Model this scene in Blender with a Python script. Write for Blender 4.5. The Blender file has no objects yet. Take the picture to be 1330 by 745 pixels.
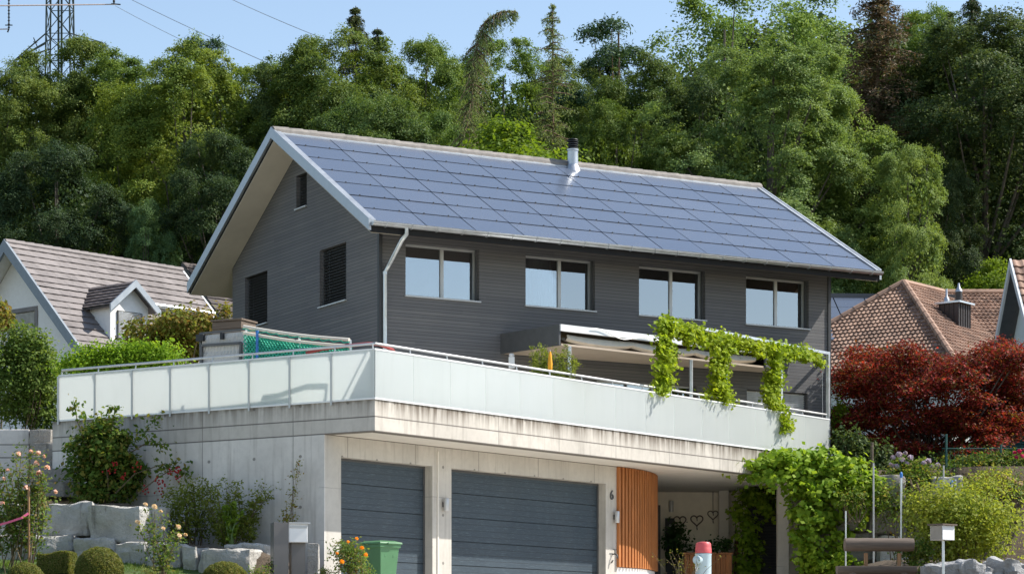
import bpy, bmesh, math, random
import numpy as np
from mathutils import Vector, Matrix, noise as mnoise

R = math.radians
SC = bpy.context.scene
COL = SC.collection
FPX, CX, HY = 3207.0, 665.0, 866.0        # focal length, centre column and horizon row of the photograph


# ------------------------------------------------------------------ helpers
def at(px, py, Y):
    return Vector(((px - CX) / FPX * Y, Y, (HY - py) / FPX * Y))


def tag(o, label=None, cat=None, group=None, kind=None):
    if label: o['label'] = label
    if cat: o['category'] = cat
    if group: o['group'] = group
    if kind: o['kind'] = kind
    return o


def empty(name, loc=(0, 0, 0), rz=0.0, label=None, cat=None, group=None, parent=None):
    o = bpy.data.objects.new(name, None)
    o.empty_display_size = 0.3
    o.location = loc
    o.rotation_euler = (0, 0, rz)
    COL.objects.link(o)
    if parent: o.parent = parent
    return tag(o, label, cat, group)


def link(name, me, m=None, parent=None, loc=None):
    if m is not None:
        me.materials.clear()
        me.materials.append(m)
    o = bpy.data.objects.new(name, me)
    COL.objects.link(o)
    if parent: o.parent = parent
    if loc is not None: o.location = loc
    return o


class MB:
    """collects shapes; build() links them as ONE mesh object"""
    def __init__(s):
        s.v = []; s.f = []

    def add(s, vs, fs):
        n = len(s.v)
        s.v += [tuple(p) for p in vs]
        s.f += [tuple(i + n for i in f) for f in fs]
        return s

    def box(s, x0, x1, y0, y1, z0, z1):
        vs = [(x, y, z) for z in (z0, z1) for y in (y0, y1) for x in (x0, x1)]
        return s.add(vs, [(0, 2, 3, 1), (4, 5, 7, 6), (0, 1, 5, 4), (2, 6, 7, 3), (0, 4, 6, 2), (1, 3, 7, 5)])

    def poly(s, pts):
        return s.add(pts, [tuple(range(len(pts)))])

    def prism(s, xy, z0, z1):
        n = len(xy)
        vs = [(x, y, z0) for x, y in xy] + [(x, y, z1) for x, y in xy]
        fs = [tuple(range(n))[::-1], tuple(range(n, 2 * n))]
        for i in range(n):
            j = (i + 1) % n
            fs.append((i, j, n + j, n + i))
        return s.add(vs, fs)

    def slab(s, pts, d):
        """closed slab: polygon pts and the same polygon moved by d"""
        n = len(pts); d = Vector(d)
        vs = [Vector(p) for p in pts] + [Vector(p) + d for p in pts]
        fs = [tuple(range(n)), tuple(range(n, 2 * n))[::-1]]
        for i in range(n):
            j = (i + 1) % n
            fs.append((j, i, n + i, n + j))
        return s.add(vs, fs)

    def bar(s, p, q, w, h=None, up=(0, 0, 1)):
        p = Vector(p); q = Vector(q); h = h or w
        d = (q - p).normalized()
        u = Vector(up)
        if abs(d.dot(u)) > .98: u = Vector((1, 0, 0))
        a = d.cross(u).normalized() * (w / 2)
        b = a.cross(d).normalized() * (h / 2)
        vs = [p - a - b, p + a - b, p + a + b, p - a + b, q - a - b, q + a - b, q + a + b, q - a + b]
        return s.add(vs, [(0, 3, 2, 1), (4, 5, 6, 7), (0, 1, 5, 4), (1, 2, 6, 5), (2, 3, 7, 6), (3, 0, 4, 7)])

    def tube(s, path, r, n=8, cap=True):
        path = [Vector(p) for p in path]
        rr = r if isinstance(r, (list, tuple)) else [r] * len(path)
        vs = []; fs = []
        ref = None
        for i, p in enumerate(path):
            d = (path[min(i + 1, len(path) - 1)] - path[max(i - 1, 0)]).normalized()
            if ref is None or abs(d.dot(ref)) > .95:
                ref = Vector((0, 0, 1)) if abs(d.z) < .9 else Vector((1, 0, 0))
            a = d.cross(ref).normalized(); b = d.cross(a).normalized()
            ref = a.cross(d).normalized()
            for k in range(n):
                t = 2 * math.pi * k / n
                vs.append(p + a * (math.cos(t) * rr[i]) + b * (math.sin(t) * rr[i]))
        for i in range(len(path) - 1):
            for k in range(n):
                k2 = (k + 1) % n
                fs.append((i * n + k, i * n + k2, (i + 1) * n + k2, (i + 1) * n + k))
        if cap:
            fs.append(tuple(range(n))[::-1])
            fs.append(tuple((len(path) - 1) * n + k for k in range(n)))
        return s.add(vs, fs)

    def lathe(s, prof, c=(0, 0, 0), n=20, axis='z'):
        vs = []; fs = []
        for r, z in prof:
            for k in range(n):
                t = 2 * math.pi * k / n
                p = (r * math.cos(t), r * math.sin(t), z)
                if axis == 'y': p = (p[0], p[2], p[1])
                if axis == 'x': p = (p[2], p[0], p[1])
                vs.append((p[0] + c[0], p[1] + c[1], p[2] + c[2]))
        m = len(prof)
        for i in range(m - 1):
            for k in range(n):
                k2 = (k + 1) % n
                fs.append((i * n + k, i * n + k2, (i + 1) * n + k2, (i + 1) * n + k))
        fs.append(tuple(range(n))[::-1]); fs.append(tuple((m - 1) * n + k for k in range(n)))
        return s.add(vs, fs)

    def mesh(s, name, smooth=False, recalc=True):
        me = bpy.data.meshes.new(name)
        me.from_pydata(s.v, [], s.f)
        if recalc:
            b = bmesh.new(); b.from_mesh(me)
            bmesh.ops.recalc_face_normals(b, faces=b.faces)
            b.to_mesh(me); b.free()
        if smooth:
            for p in me.polygons: p.use_smooth = True
            try: me.set_sharp_from_angle(angle=R(40))
            except Exception: pass
        me.update()
        return me

    def build(s, name, m, parent=None, smooth=False, bevel=0.0, recalc=True):
        o = link(name, s.mesh(name, smooth, recalc), m, parent)
        if bevel:
            b = o.modifiers.new('bevel', 'BEVEL'); b.width = bevel; b.segments = 2; b.limit_method = 'ANGLE'
        return o


class Frame:
    """a plan frame: origin (x, y), x axis direction; y axis is 90 degrees to its left"""
    def __init__(s, o, d):
        s.o = Vector(o); s.d = Vector(d).normalized(); s.n = Vector((-s.d.y, s.d.x))
        s.rz = math.atan2(s.d.y, s.d.x)

    def world(s, u, v): return s.o + s.d * u + s.n * v
    def local(s, x, y):
        w = Vector((x, y)) - s.o
        return w.dot(s.d), w.dot(s.n)

    def u_at(s, px, v=0.0):          # where picture column px crosses the line at depth v
        k = (px - CX) / FPX; p = s.o + s.n * v
        return (k * p.y - p.x) / (s.d.x - k * s.d.y)

    def v_at(s, px, u=0.0):
        k = (px - CX) / FPX; p = s.o + s.d * u
        return (k * p.y - p.x) / (s.n.x - k * s.n.y)

    def z_at(s, py, u, v): return (HY - py) / FPX * s.world(u, v).y


# ------------------------------------------------------------------ materials
class NT:
    def __init__(s, name):
        s.m = bpy.data.materials.new(name); s.m.use_nodes = True
        s.t = s.m.node_tree; s.t.nodes.clear()
        s.out = s.t.nodes.new('ShaderNodeOutputMaterial')

    def n(s, typ, **kw):
        o = s.t.nodes.new(typ)
        for k, v in kw.items(): setattr(o, k, v)
        return o

    def l(s, a, b): s.t.links.new(a, b)

    def put(s, sock, val):
        if hasattr(val, 'links') or isinstance(val, bpy.types.NodeSocket): s.l(val, sock)
        elif isinstance(val, (tuple, list)) and len(val) == 3 and sock.type == 'RGBA': sock.default_value = (*val, 1)
        else: sock.default_value = val

    def math(s, op, a, b=0.0, c=None, clamp=False):
        o = s.n('ShaderNodeMath', operation=op); o.use_clamp = clamp
        s.put(o.inputs[0], a); s.put(o.inputs[1], b)
        if c is not None: s.put(o.inputs[2], c)
        return o.outputs[0]

    def mix(s, f, a, b, typ='MIX'):
        o = s.n('ShaderNodeMix', data_type='RGBA', blend_type=typ)
        s.put(o.inputs[0], f); s.put(o.inputs[6], a); s.put(o.inputs[7], b)
        return o.outputs[2]

    def coords(s): return s.n('ShaderNodeTexCoord').outputs['Object']

    def mapped(s, vec, scale=(1, 1, 1), loc=(0, 0, 0)):
        o = s.n('ShaderNodeMapping'); s.l(vec, o.inputs[0])
        o.inputs['Scale'].default_value = scale; o.inputs['Location'].default_value = loc
        return o.outputs[0]

    def noise(s, vec, scale, detail=4, rough=.55, dist=0.0):
        o = s.n('ShaderNodeTexNoise'); s.l(vec, o.inputs['Vector'])
        o.inputs['Scale'].default_value = scale; o.inputs['Detail'].default_value = detail
        o.inputs['Roughness'].default_value = rough; o.inputs['Distortion'].default_value = dist
        return o.outputs['Fac']

    def ramp(s, f, stops):
        o = s.n('ShaderNodeValToRGB'); s.put(o.inputs[0], f)
        e = o.color_ramp.elements
        while len(e) < len(stops): e.new(.5)
        for i, (p, c) in enumerate(stops):
            e[i].position = p; e[i].color = (*c, 1) if len(c) == 3 else c
        return o.outputs[0]

    def rng(s, f, a, b, c=0.0, d=1.0):
        o = s.n('ShaderNodeMapRange'); s.put(o.inputs[0], f)
        for i, v in enumerate((a, b, c, d)): o.inputs[i + 1].default_value = v
        return o.outputs[0]

    def sep(s, vec):
        o = s.n('ShaderNodeSeparateXYZ'); s.l(vec, o.inputs[0]); return o.outputs

    def bump(s, h, strength=.3, dist=.02):
        o = s.n('ShaderNodeBump'); s.put(o.inputs['Height'], h)
        o.inputs['Strength'].default_value = strength; o.inputs['Distance'].default_value = dist
        return o.outputs[0]

    def bsdf(s, col, rough=.6, metal=0.0, normal=None, ior=1.5, spec=None):
        o = s.n('ShaderNodeBsdfPrincipled')
        s.put(o.inputs['Base Color'], col); s.put(o.inputs['Roughness'], rough)
        s.put(o.inputs['Metallic'], metal); o.inputs['IOR'].default_value = ior
        if spec is not None: o.inputs['Specular IOR Level'].default_value = spec
        if normal is not None: s.l(normal, o.inputs['Normal'])
        return o.outputs[0]

    def done(s, sh):
        s.l(sh, s.out.inputs[0]); return s.m


def plain(name, c, rough=.6, metal=0.0, var=.15, scale=6.0, bump=.0, ior=1.5, spec=None):
    t = NT(name); v = t.coords()
    f = t.noise(v, scale, 5)
    lo = tuple(x * (1 - var) for x in c); hi = tuple(min(1, x * (1 + var)) for x in c)
    col = t.ramp(f, [(.3, lo), (.7, hi)])
    nm = t.bump(t.noise(v, scale * 6, 4), bump, .01) if bump else None
    rr = t.rng(f, .3, .7, max(.02, rough - .06), min(1, rough + .06))
    return t.done(t.bsdf(col, rr, metal, nm, ior, spec))


def leaf_mat(name, cols, trans=.42, rough=.62, spec=.16):
    t = NT(name)
    g = t.n('ShaderNodeNewGeometry').outputs['Random Per Island']
    n = len(cols)
    col = t.ramp(g, [(i / max(1, n - 1), c) for i, c in enumerate(cols)])
    oi = t.n('ShaderNodeObjectInfo').outputs['Color']
    col = t.mix(1.0, col, oi, 'MULTIPLY')
    # slow drift of tone through the crown: leaves of one spray resemble each other
    nz = t.noise(t.coords(), .45, 3)
    col = t.mix(t.rng(nz, .35, .65, 0, .55), col, t.mix(1.0, col, (1.35, 1.12, .75), 'MULTIPLY'))
    a = t.bsdf(col, rough, spec=spec)
    b = t.n('ShaderNodeBsdfTranslucent'); t.l(t.mix(1.0, col, (1.5, 1.45, .8), 'MULTIPLY'), b.inputs[0])
    m = t.n('ShaderNodeMixShader'); m.inputs[0].default_value = trans
    t.l(a, m.inputs[1]); t.l(b.outputs[0], m.inputs[2])
    return t.done(m.outputs[0])


def bark_mat(name, c):
    t = NT(name); v = t.mapped(t.coords(), (6, 6, 1.2))
    f = t.noise(v, 2.0, 6, .65)
    col = t.ramp(f, [(.3, tuple(x * .5 for x in c)), (.7, tuple(x * 1.3 for x in c))])
    return t.done(t.bsdf(col, .9, normal=t.bump(f, .6, .03)))


def concrete(name, tone=(.42, .40, .37), joints=True, stain=0.0):
    t = NT(name); v = t.coords(); x, y, z = t.sep(v)
    n1 = t.noise(v, .7, 6, .6); n2 = t.noise(v, 9, 5, .6); n3 = t.noise(t.mapped(v, (5, 5, .35)), 1.4, 5, .6)
    col = t.ramp(n1, [(.3, tuple(c * .82 for c in tone)), (.7, tuple(c * 1.12 for c in tone))])
    col = t.mix(t.rng(n2, .45, .75, 0, .30), col, tuple(c * .7 for c in tone))
    col = t.mix(t.rng(n3, .52, .74, 0, .42), col, (.20, .175, .145))
    hgt = n2
    if joints:
        def near(s, pos, w): return t.math('LESS_THAN', t.math('ABSOLUTE', t.math('SUBTRACT', s, pos)), w)
        ln = t.math('MAXIMUM', near(z, 4.775, .012), near(z, 4.498, .012))
        wob = t.math('ADD', x, y)
        fr = t.math('FRACT', t.math('DIVIDE', t.math('ADD', wob, .35), 2.05))
        vj = t.math('LESS_THAN', t.math('ABSOLUTE', t.math('SUBTRACT', fr, .5)), .0045)
        fr2 = t.math('FRACT', t.math('DIVIDE', t.math('ADD', z, .1), 1.02))
        hj = t.math('MULTIPLY', t.math('LESS_THAN', t.math('ABSOLUTE', t.math('SUBTRACT', fr2, .5)), .006), t.rng(n1, .45, .55))
        ln = t.math('MAXIMUM', ln, t.math('MULTIPLY', vj, .7)); ln = t.math('MAXIMUM', ln, t.math('MULTIPLY', hj, .6))
        # tie holes
        a = t.math('SUBTRACT', t.math('FRACT', t.math('DIVIDE', wob, 1.03)), .5)
        b = t.math('SUBTRACT', t.math('FRACT', t.math('DIVIDE', t.math('ADD', z, .32), .98)), .5)
        rr = t.math('SQRT', t.math('ADD', t.math('MULTIPLY', a, a), t.math('MULTIPLY', b, b)))
        ln = t.math('MAXIMUM', ln, t.math('MULTIPLY', t.math('LESS_THAN', rr, .032), .8))
        col = t.mix(t.math('MULTIPLY', ln, .75), col, (.06, .052, .045))
        hgt = t.math('SUBTRACT', n2, t.math('MULTIPLY', ln, 1.5))
    if stain:
        # dirt running down from the weathered top edge
        st = t.noise(t.mapped(v, (9, 9, .5)), 1.0, 5, .65)
        top = t.rng(z, 4.62, 5.08, 0.0, 1.0)
        f = t.math('MULTIPLY', t.rng(t.math('ADD', st, t.math('MULTIPLY', top, .22)), .52, .78), t.math('MULTIPLY', top, stain), clamp=True)
        col = t.mix(f, col, (.11, .085, .06))
        lip = t.rng(z, 5.02, 5.10)
        col = t.mix(t.math('MULTIPLY', lip, t.rng(t.noise(v, 6, 4), .4, .6, 0, .6)), col, (.09, .075, .055))
    return t.done(t.bsdf(col, .85, normal=t.bump(hgt, .35, .012)))


def cladding(name):
    t = NT(name); v = t.coords(); x, y, z = t.sep(v)
    k = t.math('DIVIDE', z, .078)
    idx = t.math('FLOOR', k); fr = t.math('FRACT', k)
    along = t.math('ADD', x, y)
    wn = t.n('ShaderNodeTexWhiteNoise', noise_dimensions='2D')
    cb = t.n('ShaderNodeCombineXYZ')
    t.l(idx, cb.inputs[0])
    t.l(t.math('FLOOR', t.math('ADD', t.math('DIVIDE', along, 4.1), t.math('MULTIPLY', idx, .37))), cb.inputs[1])
    t.l(cb.outputs[0], wn.inputs['Vector'])
    grain = t.noise(t.mapped(v, (1.2, 1.2, 26)), 2.2, 5, .6)
    col = t.ramp(wn.outputs['Value'], [(0, (.118, .118, .124)), (.5, (.138, .137, .141)), (1, (.162, .159, .159))])
    col = t.mix(t.rng(grain, .35, .7, 0, .5), col, (.158, .150, .146))
    col = t.mix(t.rng(t.noise(v, .5, 4), .4, .7, 0, .4), col, (.09, .092, .10))
    gap = t.math('LESS_THAN', fr, .13)
    col = t.mix(t.math('MULTIPLY', gap, .65), col, (.025, .025, .028))
    h = t.math('SUBTRACT', t.math('MULTIPLY', grain, .3), gap)
    return t.done(t.bsdf(col, .8, normal=t.bump(h, .5, .02)))


def wood(name, c, axis='z', rough=.6):
    t = NT(name); v = t.coords()
    sc = {'z': (14, 14, .9), 'x': (.9, 14, 14), 'y': (14, .9, 14)}[axis]
    f = t.noise(t.mapped(v, sc), 1.6, 6, .6, .4)
    g = t.n('ShaderNodeNewGeometry').outputs['Random Per Island']
    col = t.ramp(f, [(.28, tuple(x * .55 for x in c)), (.55, c), (.8, tuple(x * 1.3 for x in c))])
    col = t.mix(t.rng(g, 0, 1, 0, .35), col, tuple(x * .6 for x in c))
    return t.done(t.bsdf(col, rough, normal=t.bump(f, .25, .01)))


def stone(name, c, dark=(.07, .065, .055)):
    t = NT(name); v = t.n('ShaderNodeTexCoord').outputs['Object']
    oi = t.n('ShaderNodeObjectInfo').outputs['Random']
    add = t.n('ShaderNodeVectorMath', operation='ADD'); t.l(v, add.inputs[0])
    cb = t.n('ShaderNodeCombineXYZ'); t.l(t.math('MULTIPLY', oi, 37.0), cb.inputs[0]); t.l(cb.outputs[0], add.inputs[1])
    v = add.outputs[0]
    n1 = t.noise(v, 1.6, 7, .65); n2 = t.noise(v, 14, 6, .7); n3 = t.noise(t.mapped(v, (2.6, 2.6, .4)), 1.7, 5, .6)
    wv = t.noise(t.mapped(v, (.8, .8, 5)), 2.0, 6, .6, 1.5)
    col = t.ramp(n1, [(.3, tuple(x * .7 for x in c)), (.7, tuple(x * 1.15 for x in c))])
    col = t.mix(t.rng(n2, .5, .72, 0, .5), col, tuple(x * .55 for x in c))
    col = t.mix(t.rng(wv, .55, .7, 0, .3), col, tuple(min(1, x * 1.35) for x in c))
    col = t.mix(t.rng(n3, .58, .72, 0, .75), col, dark)
    return t.done(t.bsdf(col, .9, normal=t.bump(t.math('ADD', n2, n1), .9, .06)))


def tile_mat(name, cols, tw, rh):
    """clay tiles: each tile has its own tone (uv: tiles across, rows down)"""
    t = NT(name)
    uv = t.n('ShaderNodeUVMap').outputs[0]
    x, y, _ = t.sep(uv)
    wn = t.n('ShaderNodeTexWhiteNoise', noise_dimensions='2D'); cb = t.n('ShaderNodeCombineXYZ')
    t.l(t.math('FLOOR', x), cb.inputs[0]); t.l(t.math('FLOOR', y), cb.inputs[1]); t.l(cb.outputs[0], wn.inputs['Vector'])
    col = t.ramp(wn.outputs['Value'], [(i / (len(cols) - 1), c) for i, c in enumerate(cols)])
    v = t.coords(); n1 = t.noise(v, 1.1, 6, .65); n2 = t.noise(v, 12, 4)
    col = t.mix(t.rng(n1, .5, .72, 0, .55), col, tuple(c * .42 for c in cols[0]))
    col = t.mix(t.rng(n2, .55, .75, 0, .4), col, tuple(c * 1.5 for c in cols[-1]))
    return t.done(t.bsdf(col, .75, normal=t.bump(n2, .2, .01)))


def window_glass(name, refl=.3, tint=(.62, .66, .68)):
    t = NT(name)
    fr = t.n('ShaderNodeFresnel'); fr.inputs[0].default_value = 1.9
    gl = t.n('ShaderNodeBsdfGlossy'); gl.inputs['Roughness'].default_value = .01
    gl.inputs['Color'].default_value = (.95, .97, 1, 1)
    wv = t.bump(t.noise(t.coords(), .9, 2), .012, .02); t.l(wv, gl.inputs['Normal'])
    tr = t.n('ShaderNodeBsdfTransparent'); tr.inputs[0].default_value = (*tint, 1)
    m = t.n('ShaderNodeMixShader')
    t.l(t.math('MAXIMUM', fr.outputs[0], refl), m.inputs[0]); t.l(tr.outputs[0], m.inputs[1]); t.l(gl.outputs[0], m.inputs[2])
    return t.done(m.outputs[0])


def frosted(name):
    t = NT(name)
    n = t.noise(t.coords(), .6, 3)
    c = t.ramp(n, [(.3, (.70, .735, .72)), (.7, (.76, .79, .775))])
    st = t.noise(t.mapped(t.coords(), (3, 3, .35)), 2.2, 5, .6)
    c = t.mix(t.rng(st, .5, .72, 0, .22), c, (.50, .53, .50))
    c = t.mix(t.rng(t.noise(t.coords(), 5, 5, .65), .55, .75, 0, .15), c, (.55, .56, .52))
    a = t.bsdf(c, .16, ior=1.5)
    b = t.n('ShaderNodeBsdfTranslucent'); b.inputs[0].default_value = (.88, .905, .90, 1)
    m = t.n('ShaderNodeMixShader'); m.inputs[0].default_value = .62
    t.l(a, m.inputs[1]); t.l(b.outputs[0], m.inputs[2])
    return t.done(m.outputs[0])


def door_mat(name):
    t = NT(name); v = t.coords()
    g = t.noise(t.mapped(v, (2.2, 2.2, 34)), 2.6, 5, .62, .3)
    z = t.sep(v)[2]
    fr = t.math('FRACT', t.math('DIVIDE', t.math('ADD', z, .03), .125))
    ln = t.math('LESS_THAN', fr, .12)
    n = t.noise(v, .6, 4)
    col = t.ramp(n, [(.3, (.027, .043, .060)), (.7, (.038, .058, .078))])
    col = t.mix(t.rng(t.noise(t.mapped(v, (1, 1, .3)), 1.1, 5, .6), .5, .7, 0, .4), col, (.055, .070, .082))
    col = t.mix(t.rng(g, .54, .70, 0, .5), col, (.13, .185, .215))
    col = t.mix(t.math('MULTIPLY', ln, .7), col, (.016, .026, .036))
    return t.done(t.bsdf(col, .5, normal=t.bump(t.math('SUBTRACT', g, t.math('MULTIPLY', ln, .8)), .25, .012)))


def solar_mat(name):
    t = NT(name); v = t.coords()
    oi = t.n('ShaderNodeObjectInfo').outputs['Random']
    n = t.noise(v, .7, 4)
    col = t.mix(oi, (.080, .100, .142), (.098, .120, .165))
    col = t.mix(t.rng(n, .4, .7, 0, .3), col, (.105, .125, .165))
    d = t.noise(v, 2.5, 6, .7)
    rr = t.math('ADD', t.rng(d, .3, .7, .16, .27), t.math('MULTIPLY', oi, .05))
    return t.done(t.bsdf(col, rr, ior=1.85))


def ground_mat():
    t = NT('ground'); v = t.coords(); x, y, z = t.sep(v)
    n1 = t.noise(v, .35, 6, .6); n2 = t.noise(v, 5, 6, .7); n3 = t.noise(v, 28, 4, .7)
    grass = t.ramp(n2, [(.3, (.040, .075, .014)), (.5, (.065, .115, .022)), (.75, (.105, .15, .04))])
    soil = t.ramp(n3, [(.3, (.05, .036, .024)), (.7, (.12, .09, .06))])
    col = t.mix(t.rng(n1, .52, .62), grass, soil)
    bank = t.math('MULTIPLY', t.rng(z, 2.12, 2.22), t.rng(x, -3.0, -3.6))
    col = t.mix(t.math('MAXIMUM', t.rng(x, -5.8, -5.3), bank), col, soil)
    wood_f = t.rng(y, 66, 72)
    litter = t.ramp(n2, [(.3, (.025, .032, .012)), (.7, (.06, .06, .025))])
    col = t.mix(wood_f, col, litter)
    return t.done(t.bsdf(col, .95, normal=t.bump(n3, .6, .03)))


M = {}
M['clad'] = cladding('dark timber cladding')
M['conc'] = concrete('cast concrete', (.67, .635, .595), stain=0)  # tone lifted above the front's to stand in for fill light in shade
M['fascia'] = concrete('weathered concrete', (.52, .485, .43), stain=1.0)
M['fascia_side'] = concrete('weathered concrete in drips', (.54, .505, .46), stain=.6)
M['conc_lit'] = concrete('pale concrete', (.56, .53, .48), stain=0)  # lit copy of the same concrete, kept darker than the shaded one
M['soffit_c'] = plain('concrete soffit', (.70, .665, .60), .9, 0, .06, 3)
M['render'] = plain('white render', (.84, .84, .83), .9, 0, .04, 8, .15)
M['render_cream'] = plain('cream render', (.88, .82, .69), .9, 0, .05, 5, .15)
M['zinc'] = plain('zinc sheet', (.50, .52, .54), .38, .75, .12, 4)
M['zinc_bright'] = plain('galvanised steel', (.62, .65, .67), .35, .7, .12, 7)
M['alu'] = plain('light grey aluminium', (.48, .49, .49), .4, .25, .05, 6)
M['white_metal'] = plain('white coated metal', (.78, .79, .79), .35, .0, .04, 6)
M['steel'] = plain('brushed steel', (.58, .58, .58), .45, .5, .08, 9)
M['verge'] = plain('verge sheet metal', (.40, .43, .46), .42, .55, .10, 3)
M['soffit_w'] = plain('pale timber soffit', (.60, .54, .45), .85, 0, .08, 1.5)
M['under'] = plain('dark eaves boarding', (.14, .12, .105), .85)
M['solar'] = solar_mat('solar module glass')
M['solar_back'] = plain('black roof backing', (.012, .012, .013), .9)
M['ridge'] = plain('grey ridge tile', (.24, .22, .20), .85, 0, .3, 5, .3)
M['glass'] = window_glass('window glass', .33)
M['frost'] = frosted('satin glass')
M['door'] = door_mat('garage door panels')
M['dark'] = plain('dark grey metal', (.035, .037, .040), .5, .1)
M['black'] = plain('black painted metal', (.010, .011, .013), .5, .0)
M['anthr'] = plain('anthracite coating', (.085, .087, .090), .5, .1)
M['blind'] = plain('dark blind slats', (.045, .047, .05), .45, .3)
M['blind_w'] = plain('white blind slats', (.72, .74, .76), .45, .0)
M['reveal'] = plain('grey window reveal', (.17, .17, .175), .6)
M['curtain'] = plain('white curtain', (.80, .80, .80), .9, 0, .06, 9)
M['curtain_y'] = plain('ochre curtain', (.50, .34, .10), .9)
M['curtain_t'] = plain('teal curtain', (.10, .26, .25), .9)
M['room'] = plain('dark room', (.10, .095, .09), .9)
M['larch'] = wood('oiled larch slats', (.50, .185, .055), 'z')
M['larch_h'] = wood('oiled larch boards', (.42, .16, .055), 'x')
M['oldwood'] = wood('weathered log wood', (.155, .118, .092), 'x', .85)
M['stake'] = wood('wooden stake', (.34, .18, .08), 'z')
M['canvas'] = plain('cream awning cloth', (.74, .68, .58), .9, 0, .05, 5)
M['beige'] = plain('beige ceiling board', (.52, .43, .34), .85, 0, .06, 3)
M['granite'] = stone('quarry granite', (.52, .50, .46))
M['granite_d'] = stone('dark weathered stone', (.27, .25, .225), (.05, .045, .04))
M['step'] = stone('grey step stone', (.36, .34, .31))
M['boulder'] = stone('grey boulder', (.40, .40, .40), (.18, .18, .17))
M['bin'] = plain('green bin plastic', (.07, .19, .085), .45, 0, .08, 4)
M['rubber'] = plain('black rubber', (.012, .012, .012), .8)
M['hyd_g'] = plain('grey hydrant paint', (.42, .53, .58), .4, 0, .05, 8)
M['hyd_r'] = plain('faded red hydrant cap', (.55, .085, .09), .45, 0, .08, 8)
M['net'] = plain('green netting', (.03, .42, .27), .7)
M['netback'] = plain('dark green tarpaulin', (.015, .22, .15), .7)
M['red'] = plain('red plastic hose', (.36, .05, .04), .5)
M['blue'] = plain('blue plastic', (.03, .17, .50), .45)
M['orange'] = plain('orange cloth', (.80, .36, .02), .8)
M['grass'] = leaf_mat('grass blade', [(.07, .13, .02), (.11, .19, .03), (.16, .22, .05)], .3)
M['bark'] = bark_mat('grey bark', (.13, .11, .09))
M['bark_b'] = bark_mat('brown bark', (.15, .095, .06))
M['twig'] = bark_mat('thin stems', (.14, .105, .06))
M['twig_g'] = plain('green stems', (.10, .16, .04), .7)
M['pylon'] = plain('dark green lattice steel', (.055, .075, .065), .6, .3)
M['wire'] = plain('aluminium cable', (.55, .55, .56), .5, .6)
M['wire_r'] = plain('pale pink sheathed cable', (.62, .50, .46), .6, .0)
M['mail'] = plain('mailbox grey', (.17, .16, .155), .5, .1, .06, 5)
M['mail_w'] = plain('mailbox white', (.84, .84, .84), .35, .0, .03, 5)
M['mail_b'] = plain('mailbox taupe', (.30, .27, .23), .5)
M['greenpaint'] = plain('dark teal shutter paint', (.012, .075, .065), .5)
M['bluewall'] = plain('pale green render', (.74, .79, .76), .9, 0, .04, 6)
M['brownclad'] = plain('dark brown sheet cladding', (.050, .042, .040), .5, .3)
M['hedgecore'] = plain('inner twigs', (.035, .045, .018), .95)  # solid filling, much darker than the leaves around it
M['tile_b'] = tile_mat('brown clay tiles', [(.15, .088, .062), (.225, .132, .09), (.30, .18, .125), (.37, .235, .165)], 1, 1)
M['tile_g'] = tile_mat('grey brown concrete tiles', [(.175, .155, .150), (.20, .178, .172), (.235, .21, .203)], 1, 1)
M['tile_d'] = tile_mat('dark tiles', [(.06, .05, .05), (.09, .075, .072), (.11, .09, .085)], 1, 1)

# leaf tones
L = {}
L['beech'] = leaf_mat('beech leaves', [(0.061, 0.111, 0.030), (0.106, 0.165, 0.046), (0.172, 0.223, 0.060), (0.121, 0.178, 0.050)], .30)
L['yellow'] = leaf_mat('yellow green leaves', [(0.092, 0.135, 0.031), (0.147, 0.198, 0.043), (0.231, 0.261, 0.058), (0.132, 0.182, 0.043)], .30)
L['ash'] = leaf_mat('ash leaves', [(0.089, 0.158, 0.054), (0.146, 0.233, 0.073), (0.213, 0.305, 0.112), (0.124, 0.196, 0.064)], .30)
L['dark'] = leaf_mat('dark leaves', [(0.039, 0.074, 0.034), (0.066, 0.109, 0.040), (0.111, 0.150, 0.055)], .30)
L['bright'] = leaf_mat('bright leaves', [(0.098, 0.176, 0.019), (0.143, 0.234, 0.029), (0.195, 0.286, 0.039)])
L['spruce'] = leaf_mat('spruce needles', [(0.025, 0.050, 0.022), (0.042, 0.073, 0.031), (0.063, 0.091, 0.036)], .15)
L['brown'] = leaf_mat('dry brown needles', [(.15, .105, .075), (.18, .125, .09), (.085, .095, .05), (.065, .08, .045)], .2)
L['larch'] = leaf_mat('larch needles', [(.11, .135, .06), (.15, .175, .08), (.18, .19, .10)], .35)
L['pine'] = leaf_mat('pine needles', [(0.030, 0.072, 0.036), (0.051, 0.105, 0.051), (0.083, 0.143, 0.063)], .15)
L['hedge'] = leaf_mat('hedge leaves', [(0.110, 0.220, 0.020), (0.170, 0.310, 0.028), (0.260, 0.400, 0.040)])
L['column'] = leaf_mat('columnar shrub leaves', [(.075, .135, .03), (.12, .20, .042), (.19, .265, .075), (.09, .15, .03)], .42)
L['vine'] = leaf_mat('vine leaves', [(0.109, 0.211, 0.018), (0.182, 0.300, 0.026), (0.292, 0.406, 0.045), (0.136, 0.244, 0.022)], .4)
L['vine2'] = leaf_mat('sunny creeper leaves', [(0.180, 0.270, 0.015), (0.255, 0.345, 0.021), (0.330, 0.420, 0.030), (0.150, 0.255, 0.018)], .4)  # the creeper's own bright yellow green
L['maple'] = leaf_mat('red maple leaves', [(.065, .013, .02), (.15, .024, .026), (.38, .045, .04), (.085, .019, .022), (.20, .065, .02), (.08, .085, .022)], .38)
L['golden'] = leaf_mat('golden shrub leaves', [(.17, .235, .03), (.25, .31, .045), (.33, .37, .08), (.13, .20, .03)], .42)
L['lime'] = leaf_mat('lime leaves', [(.13, .185, .03), (.17, .22, .04), (.22, .26, .06), (.10, .15, .025)], .4)
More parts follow.
